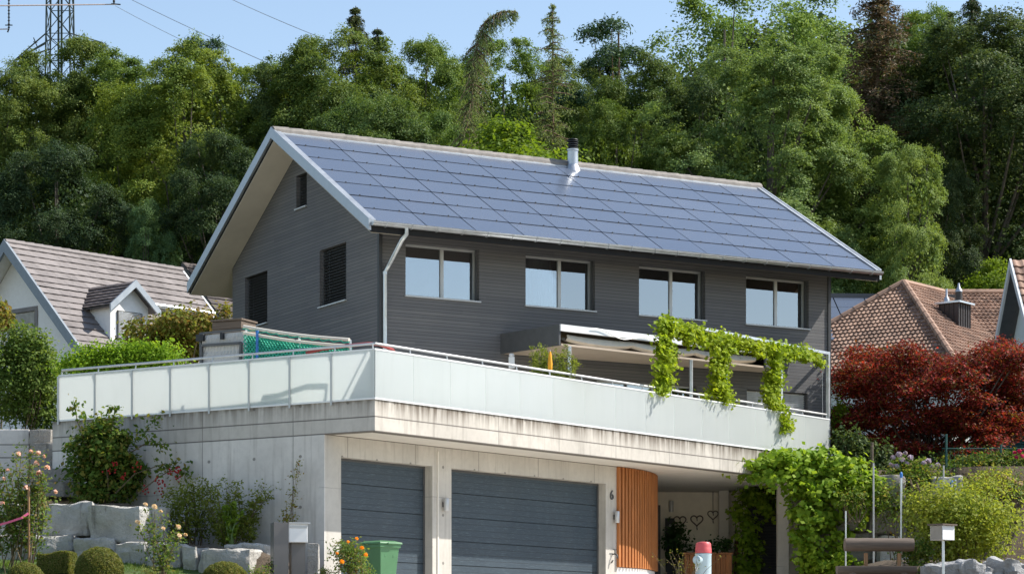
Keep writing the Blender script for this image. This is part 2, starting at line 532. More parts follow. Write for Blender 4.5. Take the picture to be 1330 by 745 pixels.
L['olive'] = leaf_mat('olive leaves', [(.12, .155, .025), (.17, .205, .035), (.23, .235, .055), (.21, .125, .04), (.14, .17, .03)], .42)
L['viburnum'] = leaf_mat('viburnum leaves', [(0.049, 0.105, 0.020), (0.084, 0.154, 0.028), (0.140, 0.210, 0.042), (0.210, 0.182, 0.042)])
L['box'] = leaf_mat('box leaves', [(0.075, 0.112, 0.024), (0.128, 0.165, 0.038), (0.195, 0.210, 0.068), (0.240, 0.210, 0.090)])
L['rose'] = leaf_mat('rose leaves', [(0.068, 0.128, 0.030), (0.112, 0.188, 0.045), (0.165, 0.240, 0.060), (0.195, 0.135, 0.060)])
L['shade'] = leaf_mat('shade plant leaves', [(0.029, 0.072, 0.023), (0.046, 0.104, 0.031)])
P = {}
P['pink'] = leaf_mat('pink petals', [(.72, .46, .46), (.78, .58, .55), (.76, .60, .54)], .3)
P['peach'] = leaf_mat('peach petals', [(.74, .60, .46), (.78, .68, .56), (.66, .50, .34)], .3)
P['lilac'] = leaf_mat('lilac petals', [(.38, .35, .56), (.50, .46, .66), (.56, .46, .60)], .3)
P['orange'] = leaf_mat('orange petals', [(.80, .30, .02), (.85, .42, .03)], .3)
P['magenta'] = leaf_mat('magenta petals', [(.50, .03, .14), (.60, .06, .20)], .3)
P['redberry'] = leaf_mat('red berries', [(.24, .015, .02), (.34, .03, .03)], .0)
P['cream'] = leaf_mat('cream seed heads', [(.42, .34, .24), (.50, .40, .30)], .3)
#NEXT


# ------------------------------------------------------------------ foliage
def leaf_mesh(name, c, nrm, size, rng, aspect=.62, tri=False):
    """one mesh of many small pointed leaves at points c, roughly facing nrm"""
    c = np.asarray(c, float); nrm = np.asarray(nrm, float)
    n = len(c)
    nrm /= np.linalg.norm(nrm, axis=1, keepdims=True) + 1e-9
    r = rng.normal(size=(n, 3))
    a = np.cross(nrm, r); a /= np.linalg.norm(a, axis=1, keepdims=True) + 1e-9
    b = np.cross(nrm, a)
    s = (np.asarray(size) * rng.uniform(.65, 1.3, n))[:, None] * .5
    bend = nrm * s * rng.uniform(-.35, .1, n)[:, None]
    v = np.stack([c - a * s + bend, c + b * s * aspect, c + a * s + bend, c - b * s * aspect], 1)
    me = bpy.data.meshes.new(name)
    me.vertices.add(n * 4); me.vertices.foreach_set('co', v.reshape(-1))
    me.loops.add(n * 4); me.loops.foreach_set('vertex_index', np.arange(n * 4, dtype=np.int32))
    me.polygons.add(n); me.polygons.foreach_set('loop_start', np.arange(0, n * 4, 4, dtype=np.int32))
    me.update(calc_edges=True)
    return me


def sph(rng, n):
    v = rng.normal(size=(n, 3)); return v / np.linalg.norm(v, axis=1, keepdims=True)


def sprays(rng, cen, out, n_leaf, spread, flat=.45, droop=.0):
    """leaf points around spray centres: each spray is a flattened tuft facing outwards and up"""
    m = len(cen)
    face = out * .7 + np.array([0, 0, .75]) + rng.normal(size=(m, 3)) * .25
    face /= np.linalg.norm(face, axis=1, keepdims=True)
    off = rng.normal(size=(m, n_leaf, 3))
    sc = (spread * rng.uniform(.6, 1.4, m))[:, None, None]
    off *= sc
    d = (off * face[:, None, :]).sum(2, keepdims=True)
    off -= d * face[:, None, :] * (1 - flat)
    off[:, :, 2] -= droop * (off[:, :, 0] ** 2 + off[:, :, 1] ** 2) / (spread + 1e-6)
    p = cen[:, None, :] + off
    nr = face[:, None, :] + rng.normal(size=(m, n_leaf, 3)) * .42
    return p.reshape(-1, 3), nr.reshape(-1, 3)


def crown_broad(rng, rx, h0, h1, lobes=46, sub=16, leaf_n=34, spread=.30, lob=.30, leaf=.19, open_=0.0, top=.36, inner=5200):
    """crown as a crowd of leafy lobes filling an uneven dome between heights h0 and h1"""
    H = h1 - h0
    C = []; O = []; LC = []
    prof = lambda t: (top + (1 - top) * math.sqrt(max(0, 1 - abs((t - .42) / .60) ** 2.2))) * (1 if t > .12 else .75) * (1 if t < .9 else .8)
    ph = rng.uniform(0, 6.28, 3)
    for i in range(lobes):
        t = ((i + rng.uniform(0, 1)) / lobes) ** .92
        a = rng.uniform(0, 2 * math.pi)
        rr = rng.uniform(.62, .95) if rng.random() < .82 else rng.uniform(.05, .6)
        wob = 1 + .16 * math.sin(2 * a + ph[0] + 3 * t) + .12 * math.sin(3 * a + ph[1] - 5 * t)
        q = rx * prof(t) * rr * wob
        lr = lob * min(rx, H * .5) * rng.uniform(.6, 1.35) * (1 if t < .8 else .8)
        c = np.array([math.cos(a) * q, math.sin(a) * q, h0 + lr * .6 + (H - lr * 1.25) * t])
        LC.append(c)
        k = max(4, int(sub * rng.uniform(.7, 1.3) * (1 - open_)))
        dd = sph(rng, k * 2)
        ax = np.array([math.cos(a) * (.9 - .3 * t), math.sin(a) * (.9 - .3 * t), .15 + .6 * t]); ax /= np.linalg.norm(ax)
        dd = dd[dd @ ax > -.5][:k]
        q = rng.uniform(.6, 1.08, len(dd))[:, None]
        C.append(c + dd * q * lr * np.array([1, 1, .78])); O.append(dd * .6 + ax * .5)
    C = np.concatenate(C); O = np.concatenate(O)
    p, nr = sprays(rng, C, O, leaf_n, spread)
    size = np.full(len(p), leaf)
    if inner:                                   # shaded twigs with bigger leaf bunches in the middle
        t = rng.uniform(.08, .86, inner); a = rng.uniform(0, 6.283, inner)
        q = rx * np.array([prof(x) for x in t]) * np.sqrt(rng.uniform(0, .36, inner))
        p = np.concatenate([p, np.stack([np.cos(a) * q, np.sin(a) * q, h0 + H * t], 1)])
        nr = np.concatenate([nr, rng.normal(size=(inner, 3))]); size = np.concatenate([size, np.full(inner, leaf * 1.9)])
    return p, nr, size, LC


def trunk_mesh(rng, h, r, limbs, lean=(0, 0)):
    mb = MB()
    pts = [(lean[0] * t * t * h + .12 * math.sin(3 * t + r * 9), lean[1] * t * t * h + .1 * math.cos(4 * t), -.6 + (h + .6) * t) for t in np.linspace(0, 1, 8)]
    mb.tube(pts, [r * (1.25 if i == 0 else 1) * (1 - .8 * i / 7) for i in range(8)], 8)
    for c in limbs:
        t0 = min(.95, max(.2, (c[2] / h) * rng.uniform(.45, .75)))
        i = t0 * 7; a = int(i); f = i - a
        p0 = Vector(pts[a]).lerp(Vector(pts[min(7, a + 1)]), f)
        p2 = Vector(c); mid = p0.lerp(p2, .5) + Vector((0, 0, -.25 + .1 * rng.normal()))
        mb.tube([p0, mid, p2], [r * .4 * (1 - t0 * .5), r * .24, r * .07], 5, cap=False)
    return mb.mesh('trunk', smooth=True)


def broad_tree(seed, h, rx, r=.28, base=.12, **kw):
    rng = np.random.default_rng(seed)
    p, nr, lf, lc = crown_broad(rng, rx, h * base, h, **kw)
    crown = leaf_mesh('crown', p, nr, lf, rng)
    idx = rng.choice(len(lc), min(18, len(lc)), replace=False)
    return crown, trunk_mesh(rng, h * .88, r, [lc[i] for i in idx])


def conifer(seed, h, rx, r=.2, start=.08, whorls=26, per=7, droop=.35, tuft=.16, nl=22, leaf=.16, bend=0.0, gap=0.0, tip=.8, dense=1.0):
    """spruce or larch: tiers of hanging boughs on a straight (or bent) stem"""
    rng = np.random.default_rng(seed)
    C = []; O = []; T = []; mb = MB()
    def stem(t):
        if not bend: return np.array([0, 0, h * t])
        k = max(0, t - .80) / .20
        return np.array([bend * h * (.10 * t ** 1.5 + .15 * k ** 1.6 + .008 * math.sin(t * 19)), 0, h * (min(t, .80) * 1.10 + .12 * math.sin(k * 1.75))])
    pts = [stem(t) for t in np.linspace(0, 1, 22)]
    mb.tube([(0, 0, -.6)] + pts[1:], [r * (1 - .93 * i / 21) + .014 for i in range(22)], 7)
    for w in range(whorls):
        t = start + (1 - start) * (w + rng.uniform(.1, .9)) / whorls
        ln = rx * ((1 - t) ** tip * .97 + .05)
        for k in range(per):
            if rng.random() < gap: continue
            a = rng.uniform(0, 2 * math.pi); l = ln * rng.uniform(.55, 1.15)
            s = stem(t); d = np.array([math.cos(a), math.sin(a), 0])
            q = np.linspace(.15, 1, max(3, int(l / .26)))
            br = s + d * (l * q)[:, None]
            br[:, 2] += l * (.22 * q - droop * 1.5 * q ** 1.6)
            mb.tube([s, br[len(br) // 2], br[-1]], [.035, .022, .008], 4, cap=False)
            C.append(br); O.append(np.tile(d * .5, (len(br), 1))); T.append(np.full(len(br), tuft * (.45 + .55 * min(1, l / 1.2))) * (1.15 - .5 * q))
    C = np.concatenate(C); O = np.concatenate(O); T = np.concatenate(T)[:, None, None]
    m = len(C)
    off = rng.normal(size=(m, nl, 3)) * T * np.array([1, 1, .45])
    off[:, :, 2:] -= np.abs(rng.normal(size=(m, nl, 1))) * T * (.5 + droop * 3)
    p = (C[:, None] + off).reshape(-1, 3)
    nr = (O[:, None] + rng.normal(size=(m, nl, 3)) * .6 + np.array([0, 0, .5])).reshape(-1, 3)
    return leaf_mesh('crown', p, nr, leaf, rng, aspect=.30), mb.mesh('trunk', smooth=True)


def pine_tree(seed, h, rx, r=.22):
    rng = np.random.default_rng(seed)
    C = []; O = []; lc = []
    for i in range(44):
        t = rng.uniform(.3, .97); a = rng.uniform(0, 6.28); l = rx * rng.uniform(.2, 1) * (1.25 - t * .7)
        c = np.array([math.cos(a) * l, math.sin(a) * l, h * t]); lc.append(c)
        dd = sph(rng, 26); dd[:, 2] = np.abs(dd[:, 2]) * .4
        C.append(c + dd * rng.uniform(.5, 1.0) * .8); O.append(dd)
    p, nr = sprays(rng, np.concatenate(C), np.concatenate(O), 36, .22, .5)
    return leaf_mesh('crown', p, nr, .2, rng, .3), trunk_mesh(rng, h * .96, r, lc[:20])


def blobs(rng, ell, dens, n_leaf, spread, flat=.6, inner=.55, bumpy=.18):
    """leaf points on and inside a few ellipsoids (shrubs): ell = [(cx,cy,cz,rx,ry,rz)]"""
    C = []; O = []
    for e in ell:
        c = np.array(e[:3]); r = np.array(e[3:])
        area = 4 * math.pi * ((r[0] * r[1]) ** 1.6 / 3 + (r[0] * r[2]) ** 1.6 / 3 + (r[1] * r[2]) ** 1.6 / 3) ** (1 / 1.6)
        k = max(4, int(area * dens))
        d = sph(rng, k)
        ph = rng.uniform(0, 6, 3)
        w = 1 + bumpy * (np.sin(d[:, 0] * 4 + ph[0]) * np.cos(d[:, 2] * 5 + ph[1]) + .5 * np.sin(d[:, 1] * 9 + ph[2]))
        q = np.where(rng.random(k) < .75, rng.uniform(.85, 1.05, k), rng.uniform(inner, .85, k)) * w
        C.append(c + d * q[:, None] * r); O.append(d)
    return sprays(rng, np.concatenate(C), np.concatenate(O), n_leaf, spread, flat)


def stems_mb(rng, base, tops, r=.02, n=5, wob=.08):
    mb = MB()
    for tp in tops:
        b = Vector(base) if not callable(base) else Vector(base())
        t = Vector(tp); m = b.lerp(t, .5) + Vector(rng.normal(size=3) * wob)
        mb.tube([b, m, t], [r, r * .75, r * .35], n, cap=False)
    return mb


def shrub(name, loc, ell, leafm, label, cat, seed, dens=22, n_leaf=16, spread=.09, leaf=.07, stems=10, core=True,
          stem_r=.014, group=None, part='foliage', flat=.6, aspect=.62, rz=0.0, inner=.55, stem_mat='twig'):
    rng = np.random.default_rng(seed)
    root = empty(name, loc, rz, label, cat, group)
    p, nr = blobs(rng, ell, dens, n_leaf, spread, flat, inner)
    link(part, leaf_mesh(part, p, nr, leaf, rng, aspect), L[leafm], root)
    tops = []
    for i in range(stems):
        e = ell[i % len(ell)]
        d = sph(rng, 1)[0]
        tops.append((e[0] + d[0] * e[3] * .75, e[1] + d[1] * e[4] * .75, e[2] + abs(d[2]) * e[5] * .75))
    if stems:
        stems_mb(rng, lambda: (rng.normal() * .08, rng.normal() * .08, -.15), tops, stem_r).build('stem', M[stem_mat], root, smooth=True)
    return root


def petals_mesh(name, seed, r=.05, n=26, cup=.6):
    rng = np.random.default_rng(seed)
    d = sph(rng, n); d[:, 2] = np.abs(d[:, 2]) * 1.0 + .05
    return leaf_mesh(name, d * r * .55 * np.array([1, 1, .8]), d + rng.normal(size=(n, 3)) * .3, r * 1.1, rng, .9)


# ------------------------------------------------------------------ camera, sun and sky
cam = bpy.data.cameras.new('camera'); co = bpy.data.objects.new('camera', cam); COL.objects.link(co)
co.location = (0, 0, 0); co.rotation_euler = (R(90), 0, 0)
cam.sensor_width = 36.0; cam.lens = FPX / 1330 * 36; cam.shift_y = (HY - 372.5) / 1330
cam.clip_start = .5; cam.clip_end = 4000
SC.camera = co

SUN_H = Vector((.985, .172)).normalized(); EL = R(46.5)
sd = Vector((SUN_H.x * math.cos(EL), SUN_H.y * math.cos(EL), math.sin(EL)))
sl = bpy.data.lights.new('sun', 'SUN'); sl.energy = 3.05; sl.angle = R(.5); sl.color = (1.0, .945, .86)
so = bpy.data.objects.new('sun', sl); COL.objects.link(so)
so.rotation_euler = (-sd).to_track_quat('-Z', 'Y').to_euler(); so.location = (30, 10, 40)

W = bpy.data.worlds.new('World'); SC.world = W; W.use_nodes = True
wt = W.node_tree; wt.nodes.clear()
sky = wt.nodes.new('ShaderNodeTexSky'); sky.sky_type = 'NISHITA'; sky.sun_disc = False
sky.sun_elevation = EL; sky.sun_rotation = math.atan2(SUN_H.x, SUN_H.y)
sky.altitude = 450; sky.air_density = 1.0; sky.dust_density = .5; sky.ozone_density = 2.6
bg = wt.nodes.new('ShaderNodeBackground'); bg.inputs[1].default_value = .10
ow = wt.nodes.new('ShaderNodeOutputWorld')
wb = wt.nodes.new('ShaderNodeMix'); wb.data_type = 'RGBA'; wb.blend_type = 'MULTIPLY'; wb.inputs[0].default_value = 1
wb.inputs[7].default_value = (1.0, .89, .78, 1)
wt.links.new(sky.outputs[0], wb.inputs[6]); wt.links.new(wb.outputs[2], bg.inputs[0]); wt.links.new(bg.outputs[0], ow.inputs[0])
SC.view_settings.view_transform = 'Standard'; SC.view_settings.look = 'None'
SC.view_settings.exposure = 1.33; SC.view_settings.gamma = 1
SC.view_settings.use_curve_mapping = False
SC.render.engine = 'CYCLES'
SC.cycles.max_bounces = 8; SC.cycles.transparent_max_bounces = 12; SC.cycles.diffuse_bounces = 4
SC.cycles.caustics_reflective = False; SC.cycles.caustics_refractive = False
SC.cycles.use_denoising = True

# ------------------------------------------------------------------ plan frames read off the photograph
HF = Frame((-2.99, 55.80), (.8695, .494))        # timber house: near corner, x along its long front
TF = Frame((-3.62, 47.65), (.613, .790))         # garage and terrace: near corner of the garage
FLOOR = 4.75


# ------------------------------------------------------------------ ground
def sstep(a, b, t):
    t = min(1, max(0, (t - a) / (b - a))); return t * t * (3 - 2 * t)


def ground_z(x, y):
    pts = [(-60, -1.8), (10, -1.6), (30, .2), (41, 1.35), (44.5, 1.48), (60, 1.52), (66, 1.8), (70, 5.0), (84, 6.2), (100, 10.5), (130, 19), (170, 27), (300, 34), (1500, 20)]
    for (a, za), (b, zb) in zip(pts, pts[1:]):
        if y <= b: z = za + (zb - za) * (y - a) / (b - a); break
    else: z = 20
    tx, ty = TF.local(x, y)
    inside = -.25 < tx < 18.6 and ty > -1.2 and not (x > 7.2 and ty < 1.0)
    if y < 66 and not inside and y > 40:
        if x < -3.6: z += (.06 + .50 * sstep(44.9, 47.6, y)) * sstep(-3.6, -4.4, x)
        # planted bank below the left wall
        if tx <= -.2:
            yw = 48.62 + (x + 9.5) * (-.49)
            if x < -4.2:
                z = max(z, z + sstep(-4.2, -4.9, x) * (2.25 + .3 * sstep(-5, -8, x) - z) * sstep(yw - .05, yw + .2, y))
                if x < -7.0: z = max(z, z + (3.25 - z) * sstep(yw + .75, yw + 1.05, y) * sstep(-7.0, -7.6, x))
            if x < -9.9:
                z = max(z, z + (5.0 - z) * sstep(53.15, 53.5, y))
                z = max(z, z + (3.4 - z) * sstep(49.5, 49.9, y))
            if ty > 7.4 and y > 53.3: z = max(z, 5.0)
        # terraced garden beyond the entrance
        if x > 6.8 and y > 52:
            z = max(z, 1.75 + .7 * sstep(52, 56.5, y) * sstep(6.8, 8.5, x))
            if x > 7.6: z = max(z, z + (4.75 - z) * sstep(58.6, 59.4, y))
    hx, hy = HF.local(x, y)
    if y > 58 and (x < -7.5 or hy > 9 or hx > 13.2): z = max(z, 4.75 if y < 75 else z)
    if inside and y < 67: z = 1.52
    if y > 75: z += .5 * mnoise.noise((x * .08, y * .08, 0)) * 2
    return z + .03 * mnoise.noise((x * 1.3, y * 1.3, 4))


xs = list(np.arange(-700, -40, 30)) + list(np.arange(-40, -14, 1.0)) + list(np.arange(-14, -3.5, .2)) + list(np.arange(-3.5, 14, .4)) + list(np.arange(14, 42, 1.0)) + list(np.arange(42, 760, 30))
ys = list(np.arange(-60, 36, 4)) + list(np.arange(36, 42, .8)) + list(np.arange(42, 54, .2)) + list(np.arange(54, 67, .4)) + list(np.arange(67, 110, 1.5)) + list(np.arange(110, 320, 8)) + list(np.arange(320, 2400, 90))
gv = [(x, y, ground_z(x, y)) for y in ys for x in xs]
nx = len(xs)
gf = [(j * nx + i, j * nx + i + 1, (j + 1) * nx + i + 1, (j + 1) * nx + i) for j in range(len(ys) - 1) for i in range(nx - 1)]
gm = bpy.data.meshes.new('ground'); gm.from_pydata(gv, [], gf)
for p in gm.polygons: p.use_smooth = True
tag(link('ground', gm, ground_mat()), kind='structure')
def sheet(name, xy, m, lift, nx=24, ny=16):
    (xa, ya), (xb, yb) = xy
    vs = [(xa + (xb - xa) * i / nx, ya + (yb - ya) * j / ny, ground_z(xa + (xb - xa) * i / nx, ya + (yb - ya) * j / ny) + lift) for j in range(ny + 1) for i in range(nx + 1)]
    q = MB(); q.add(vs, [(j * (nx + 1) + i, j * (nx + 1) + i + 1, (j + 1) * (nx + 1) + i + 1, (j + 1) * (nx + 1) + i) for j in range(ny) for i in range(nx)])
    return tag(q.build(name, m, recalc=False), kind='structure')
sheet('road', ((-60, 8), (70, 33)), plain('pale worn asphalt', (.26, .25, .24), .9, 0, .12, 1.5, .3), .05, 60, 30)  # out of view, kept pale to bounce sunlight into the shade
sheet('pavement', ((-60, 33.0), (70, 42.5)), plain('light concrete paving', (.52, .49, .45), .9, 0, .10, 1.2, .2), .05, 60, 24)  # unseen strip added pale as a reflector for the shaded walls
sheet('forecourt', ((-3.2, 42.6), (6.6, 58.0)), plain('light paving', (.56, .53, .48), .9, 0, .10, 1.2, .2), .045, 30, 50)  # unseen paving added pale, throws light up to walls and soffit


# ------------------------------------------------------------------ walls with openings
def wall_open(mb, a0, a1, z0, top, holes, map_, thick):
    """wall from a0 to a1, z0 up to top(a) (piecewise linear), with openings (a, b, za, zb); map_(a, d, z) -> point"""
    cuts = {a0, a1}
    for h in holes: cuts |= {h[0], h[1]}
    for k in getattr(top, 'kinks', ()): cuts.add(k)
    cuts = sorted(c for c in cuts if a0 <= c <= a1)
    for a, b in zip(cuts, cuts[1:]):
        m = (a + b) / 2
        hs = sorted([h for h in holes if h[0] < m < h[1]], key=lambda h: h[2])
        z = z0
        for h in hs:
            for d in (0, thick):
                mb.poly([map_(a, d, z), map_(b, d, z), map_(b, d, h[2]), map_(a, d, h[2])])
            z = h[3]
        for d in (0, thick):
            mb.poly([map_(a, d, z), map_(b, d, z), map_(b, d, top(b)), map_(a, d, top(a))])
    for a, b, za, zb in holes:
        for q in ([(a, za), (a, zb)], [(b, za), (b, zb)], [(a, za), (b, za)], [(a, zb), (b, zb)]):
            (p, s), (r, t) = q
            mb.poly([map_(p, 0, s), map_(r, 0, t), map_(r, thick, t), map_(p, thick, s)])


def make_window(root, map_, a0, a1, z0, z1, rec=.20, split=.5, glass=True, blind=None, sill=True, mullion=True, lbl=None):
    fw = .052
    def bx(mb, a, b, d0, d1, za, zb):
        vs = [map_(x, d, z) for z in (za, zb) for d in (d0, d1) for x in (a, b)]
        mb.add(vs, [(0, 2, 3, 1), (4, 5, 7, 6), (0, 1, 5, 4), (2, 6, 7, 3), (0, 4, 6, 2), (1, 3, 7, 5)])
    w = MB(); e = .003
    bx(w, a0 + e, a0 + fw, rec, rec + .07, z0 + e, z1 - e); bx(w, a1 - fw, a1 - e, rec, rec + .07, z0 + e, z1 - e)
    bx(w, a0 + fw, a1 - fw, rec, rec + .07, z0 + e, z0 + fw); bx(w, a0 + fw, a1 - fw, rec, rec + .07, z1 - fw, z1 - e)
    m = a0 + (a1 - a0) * split
    if mullion: bx(w, m - fw * .8, m + fw * .8, rec - .002, rec + .068, z0 + fw, z1 - fw)
    wo = w.build('window', M['alu'] if glass else M['anthr'], root)
    if lbl: wo['label'] = lbl
    spans = [(a0 + fw, m - fw * .8), (m + fw * .8, a1 - fw)] if mullion else [(a0 + fw, a1 - fw)]
    for s0, s1 in spans:
        g = MB(); bx(g, s0, s1, rec + .03, rec + .036, z0 + fw, z1 - fw); g.build('pane', M['glass'], wo)
    # blind guide rails in the reveal
    g = MB()
    bx(g, a1 - .035, a1 - e, rec - .11, rec - .05, z0 + e, z1 - .02); bx(g, a0 + e, a0 + .035, rec - .11, rec - .05, z0 + e, z1 - .02)
    g.build('blind_rail', M['anthr'], wo)
    if sill:
        g = MB(); bx(g, a0 - .03, a1 + .03, -.05, rec - .003, z0 - .028, z0 + .002); g.build('sill', M['alu'], wo)
    if blind:
        g = MB(); zb = blind[1] if len(blind) > 1 else z0 + .02
        z = z1 - .05
        while z > zb:
            vs = [map_(x, d, zz) for x in (a0 + .04, a1 - .04) for d, zz in ((rec - .115, z), (rec - .045, z - .042), (rec - .045, z - .048), (rec - .115, z - .006))]
            g.add(vs, [(0, 1, 5, 4), (1, 2, 6, 5), (2, 3, 7, 6), (3, 0, 4, 7), (0, 3, 2, 1), (4, 5, 6, 7)])
            z -= .045 if blind[0] == 'blind_w' else .07
        for t in (.2, .8):
            x = a0 + (a1 - a0) * t
            bx(g, x - .006, x + .006, rec - .084, rec - .076, zb, z1 - .02)
        g.build('blind', M[blind[0]], wo)
    return wo


# ------------------------------------------------------------------ the timber house
HL, HW = 12.60, 8.41
OG, OE = .78, 1.06                                  # gable and eaves overhang
EZ, RZ = 9.86, 12.86                                # top of roof at eaves and ridge
house = empty('timber_house', (*HF.o, 0), HF.rz,
              'dark timber clad house with solar roof and four upper windows', 'house')
yR = HW / 2
slope = (RZ - EZ) / (yR + OE)


def roof_z(v):
    return EZ + slope * (v + OE) if v <= yR else EZ + slope * (HW + OE - v)


front = lambda a, d, z: (a, d, z)
gable = lambda a, d, z: (d, a, z)
wins = []
for (pl, pr, pt, pb) in ((526.8, 622.4, 314, 383.4), (682.7, 772.8, 328.8, 395.8), (830, 916, 343.8, 409), (969, 1050.4, 357, 420.6)):
    u0 = HF.u_at(pl); u1 = HF.u_at(pr)
    wins.append((u0, u1, HF.z_at(pb, u0, 0), HF.z_at(pt, u0, 0)))
zs = sum(w[2] for w in wins) / 4; zt = sum(w[3] for w in wins) / 4
wins = [(a, b, zs, zt) for a, b, _, _ in wins]
low = [(HF.u_at(775), HF.u_at(905), 4.80, 6.84), (HF.u_at(970), HF.u_at(1049), 5.55, 6.84)]
gw = []
for (pl, pr, pt, pb) in ((384.8, 398.5, 229, 272), (415.2, 449.7, 325.5, 399), (318.2, 347.3, 361, 427)):
    v1 = HF.v_at(pl); v0 = HF.v_at(pr)
    gw.append((v0, v1, HF.z_at(pb, 0, v1), HF.z_at(pt, 0, v1)))

w = MB()
th = .34
ft = lambda a: roof_z(0) - .29
wall_open(w, 0, HL, 4.52, ft, wins + low, front, th)
gt = lambda a: roof_z(a) - .29
gt.kinks = (yR,)
wall_open(w, th, HW - .0, 4.52, gt, gw, gable, th)
w.poly([(0, 0, 4.52), (0, th, 4.52), (0, th, gt(th)), (0, 0, gt(0))])
# far gable and back wall
w.poly([(HL, 0, 4.52), (HL, HW, 4.52), (HL, HW, gt(HW)), (HL, yR, gt(yR)), (HL, 0, gt(0))])
w.poly([(0, HW, 4.52), (HL, HW, 4.52), (HL, HW, gt(HW)), (0, HW, gt(HW))])
w.poly([(0, 0, 4.52), (HL, 0, 4.52), (HL, HW, 4.52), (0, HW, 4.52)])
wall = w.build('wall', M['clad'], house, recalc=False)
c = MB(); c.box(-.035, .05, -.035, .05, 4.7, ft(0) - .01)
c.build('corner_trim', M['dark'], house)
c = MB(); c.box(HL - .05, HL + .035, -.035, .05, 4.7, ft(0) - .01)
c.build('corner_trim', M['dark'], house)
# inside: two dark storeys so that the panes have a room behind them
r_ = MB()
r_.box(th + .02, HL - .02, 3.2, 3.3, 4.62, 9.9); r_.box(th + .02, HL - .02, th, HW, 4.55, 4.68); r_.box(th + .02, HL - .02, th, 3.2, 7.35, 7.55)
r_.box(th + .02, HL - .02, th, 3.2, 9.86, 9.95)
for u in (2.9, 5.8, 8.9): r_.box(u, u + .1, th, 3.2, 4.7, 9.86)
r_.build('interior_wall', M['room'], house)
for i, h in enumerate(wins):
    o = make_window(house, front, *h, rec=.20, split=.545)
for (mm, u0, u1) in (('curtain', wins[1][0] + .08, wins[1][0] + 1.0), ('curtain_t', wins[2][1] - .42, wins[2][1] - .08), ('curtain_y', wins[3][1] - .40, wins[3][1] - .06)):
    g = MB(); n = 40
    top = [(u0 + (u1 - u0) * i / n, .47 + .03 * math.sin(i * 1.35) + .012 * math.sin(i * 3.1)) for i in range(n + 1)]
    for z0, z1 in ((zs + .02, zt + .02),):
        vs = [(x, y, z) for z in (z0, z1) for x, y in top]
        g.add(vs, [(i, i + 1, n + 2 + i, n + 1 + i) for i in range(n)])
    cu = g.build('curtain', M[mm], house, smooth=True, recalc=False)
make_window(house, front, *low[0], rec=.20, split=.6, sill=False)
make_window(house, front, *low[1], rec=.20, split=.55, blind=('blind_w', 5.7))
make_window(house, gable, *gw[0], rec=.20, mullion=False, blind=('blind',), lbl='small attic window with dark blind')
make_window(house, gable, *gw[1], rec=.20, glass=False, blind=('blind',))
make_window(house, gable, *gw[2], rec=.20, glass=False, blind=('blind',))

# roof: structural slab, soffits, verge sheets, ridge tiles
x0, x1 = -OG, HL + OG
def pr(x, v, dz=0.0): return (x, v, roof_z(v) + dz)
rf = MB()
for v0, v1 in ((-OE, yR), (HW + OE, yR)):
    rf.slab([pr(x0 + .03, v0, -.06), pr(x1 - .03, v0, -.06), pr(x1 - .03, v1, -.06), pr(x0 + .03, v1, -.06)], (0, 0, -.2))
roof = rf.build('roof', M['solar_back'], house)
sf = MB()
for v0, v1 in ((-OE + .03, yR), (HW + OE - .03, yR)):
    for a, b in ((x0 + .05, -.003), (HL + .003, x1 - .05)):
        sf = MB(); sf.slab([pr(a, v0, -.265), pr(b, v0, -.265), pr(b, v1, -.265), pr(a, v1, -.265)], (0, 0, -.02))
        sf.build('soffit', M['soffit_w'], house)
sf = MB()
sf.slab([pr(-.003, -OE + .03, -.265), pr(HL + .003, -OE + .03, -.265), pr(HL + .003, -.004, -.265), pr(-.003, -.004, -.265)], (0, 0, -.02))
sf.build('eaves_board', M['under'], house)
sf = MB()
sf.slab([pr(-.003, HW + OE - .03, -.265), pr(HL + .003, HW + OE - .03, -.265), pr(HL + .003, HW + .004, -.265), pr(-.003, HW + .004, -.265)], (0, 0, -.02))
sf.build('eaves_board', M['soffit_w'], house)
vg = MB()
for xa, xb in ((x0 - .03, x0 + .03), (x1 - .03, x1 + .03)):
    for v0, v1 in ((-OE - .02, yR), (HW + OE + .02, yR)):
        p = [pr(xa, v0, .05), pr(xb, v0, .05), pr(xb, v1, .05), pr(xa, v1, .05)]
        vg = MB(); vg.slab(p, (0, 0, -.26)); vg.build('verge_board', M['verge'], house)
vg = MB()
for xa, xb in ((x0 + .032, x0 + .15), (x1 - .15, x1 - .032)):
    p = [pr(xa, -OE - .02, .035), pr(xb, -OE - .02, .035), pr(xb, yR, .035), pr(xa, yR, .035)]
    vg = MB(); vg.slab(p, (0, 0, -.06)); vg.build('verge_flashing', M['verge'], house)
# solar modules: 7 rows of 11, each row lapping over the one below
NR, NC = 7, 11
ux = (x1 - x0 - .32) / NC
vlen = (yR - .16 + OE)
n_ = Vector((0, -slope, 1)).normalized()
pm = None
for r in range(NR):
    for k in range(NC):
        xa = x0 + .16 + k * ux
        va = -OE + r * vlen / NR
        if pm is None:
            b = MB(); hv = vlen / NR
            p = [Vector((.013, .004, .004 * slope)), Vector((ux - .013, .004, .004 * slope)), Vector((ux - .013, hv - .012, (hv - .012) * slope)), Vector((.013, hv - .012, (hv - .012) * slope))]
            p[0] += n_ * .034; p[1] += n_ * .034; p[2] += n_ * .022; p[3] += n_ * .022
            b.slab(p, -n_ * .018)
            pm = b.mesh('solar_panel')
        o = link('solar_panel', pm, None, house, (xa, va, roof_z(va) - .03))
        o.rotation_euler = (random.Random(r * 31 + k).uniform(-.004, .004), random.Random(r * 7 + k * 3).uniform(-.003, .003), 0)
        if r + k == 0: pm.materials.append(M['solar'])
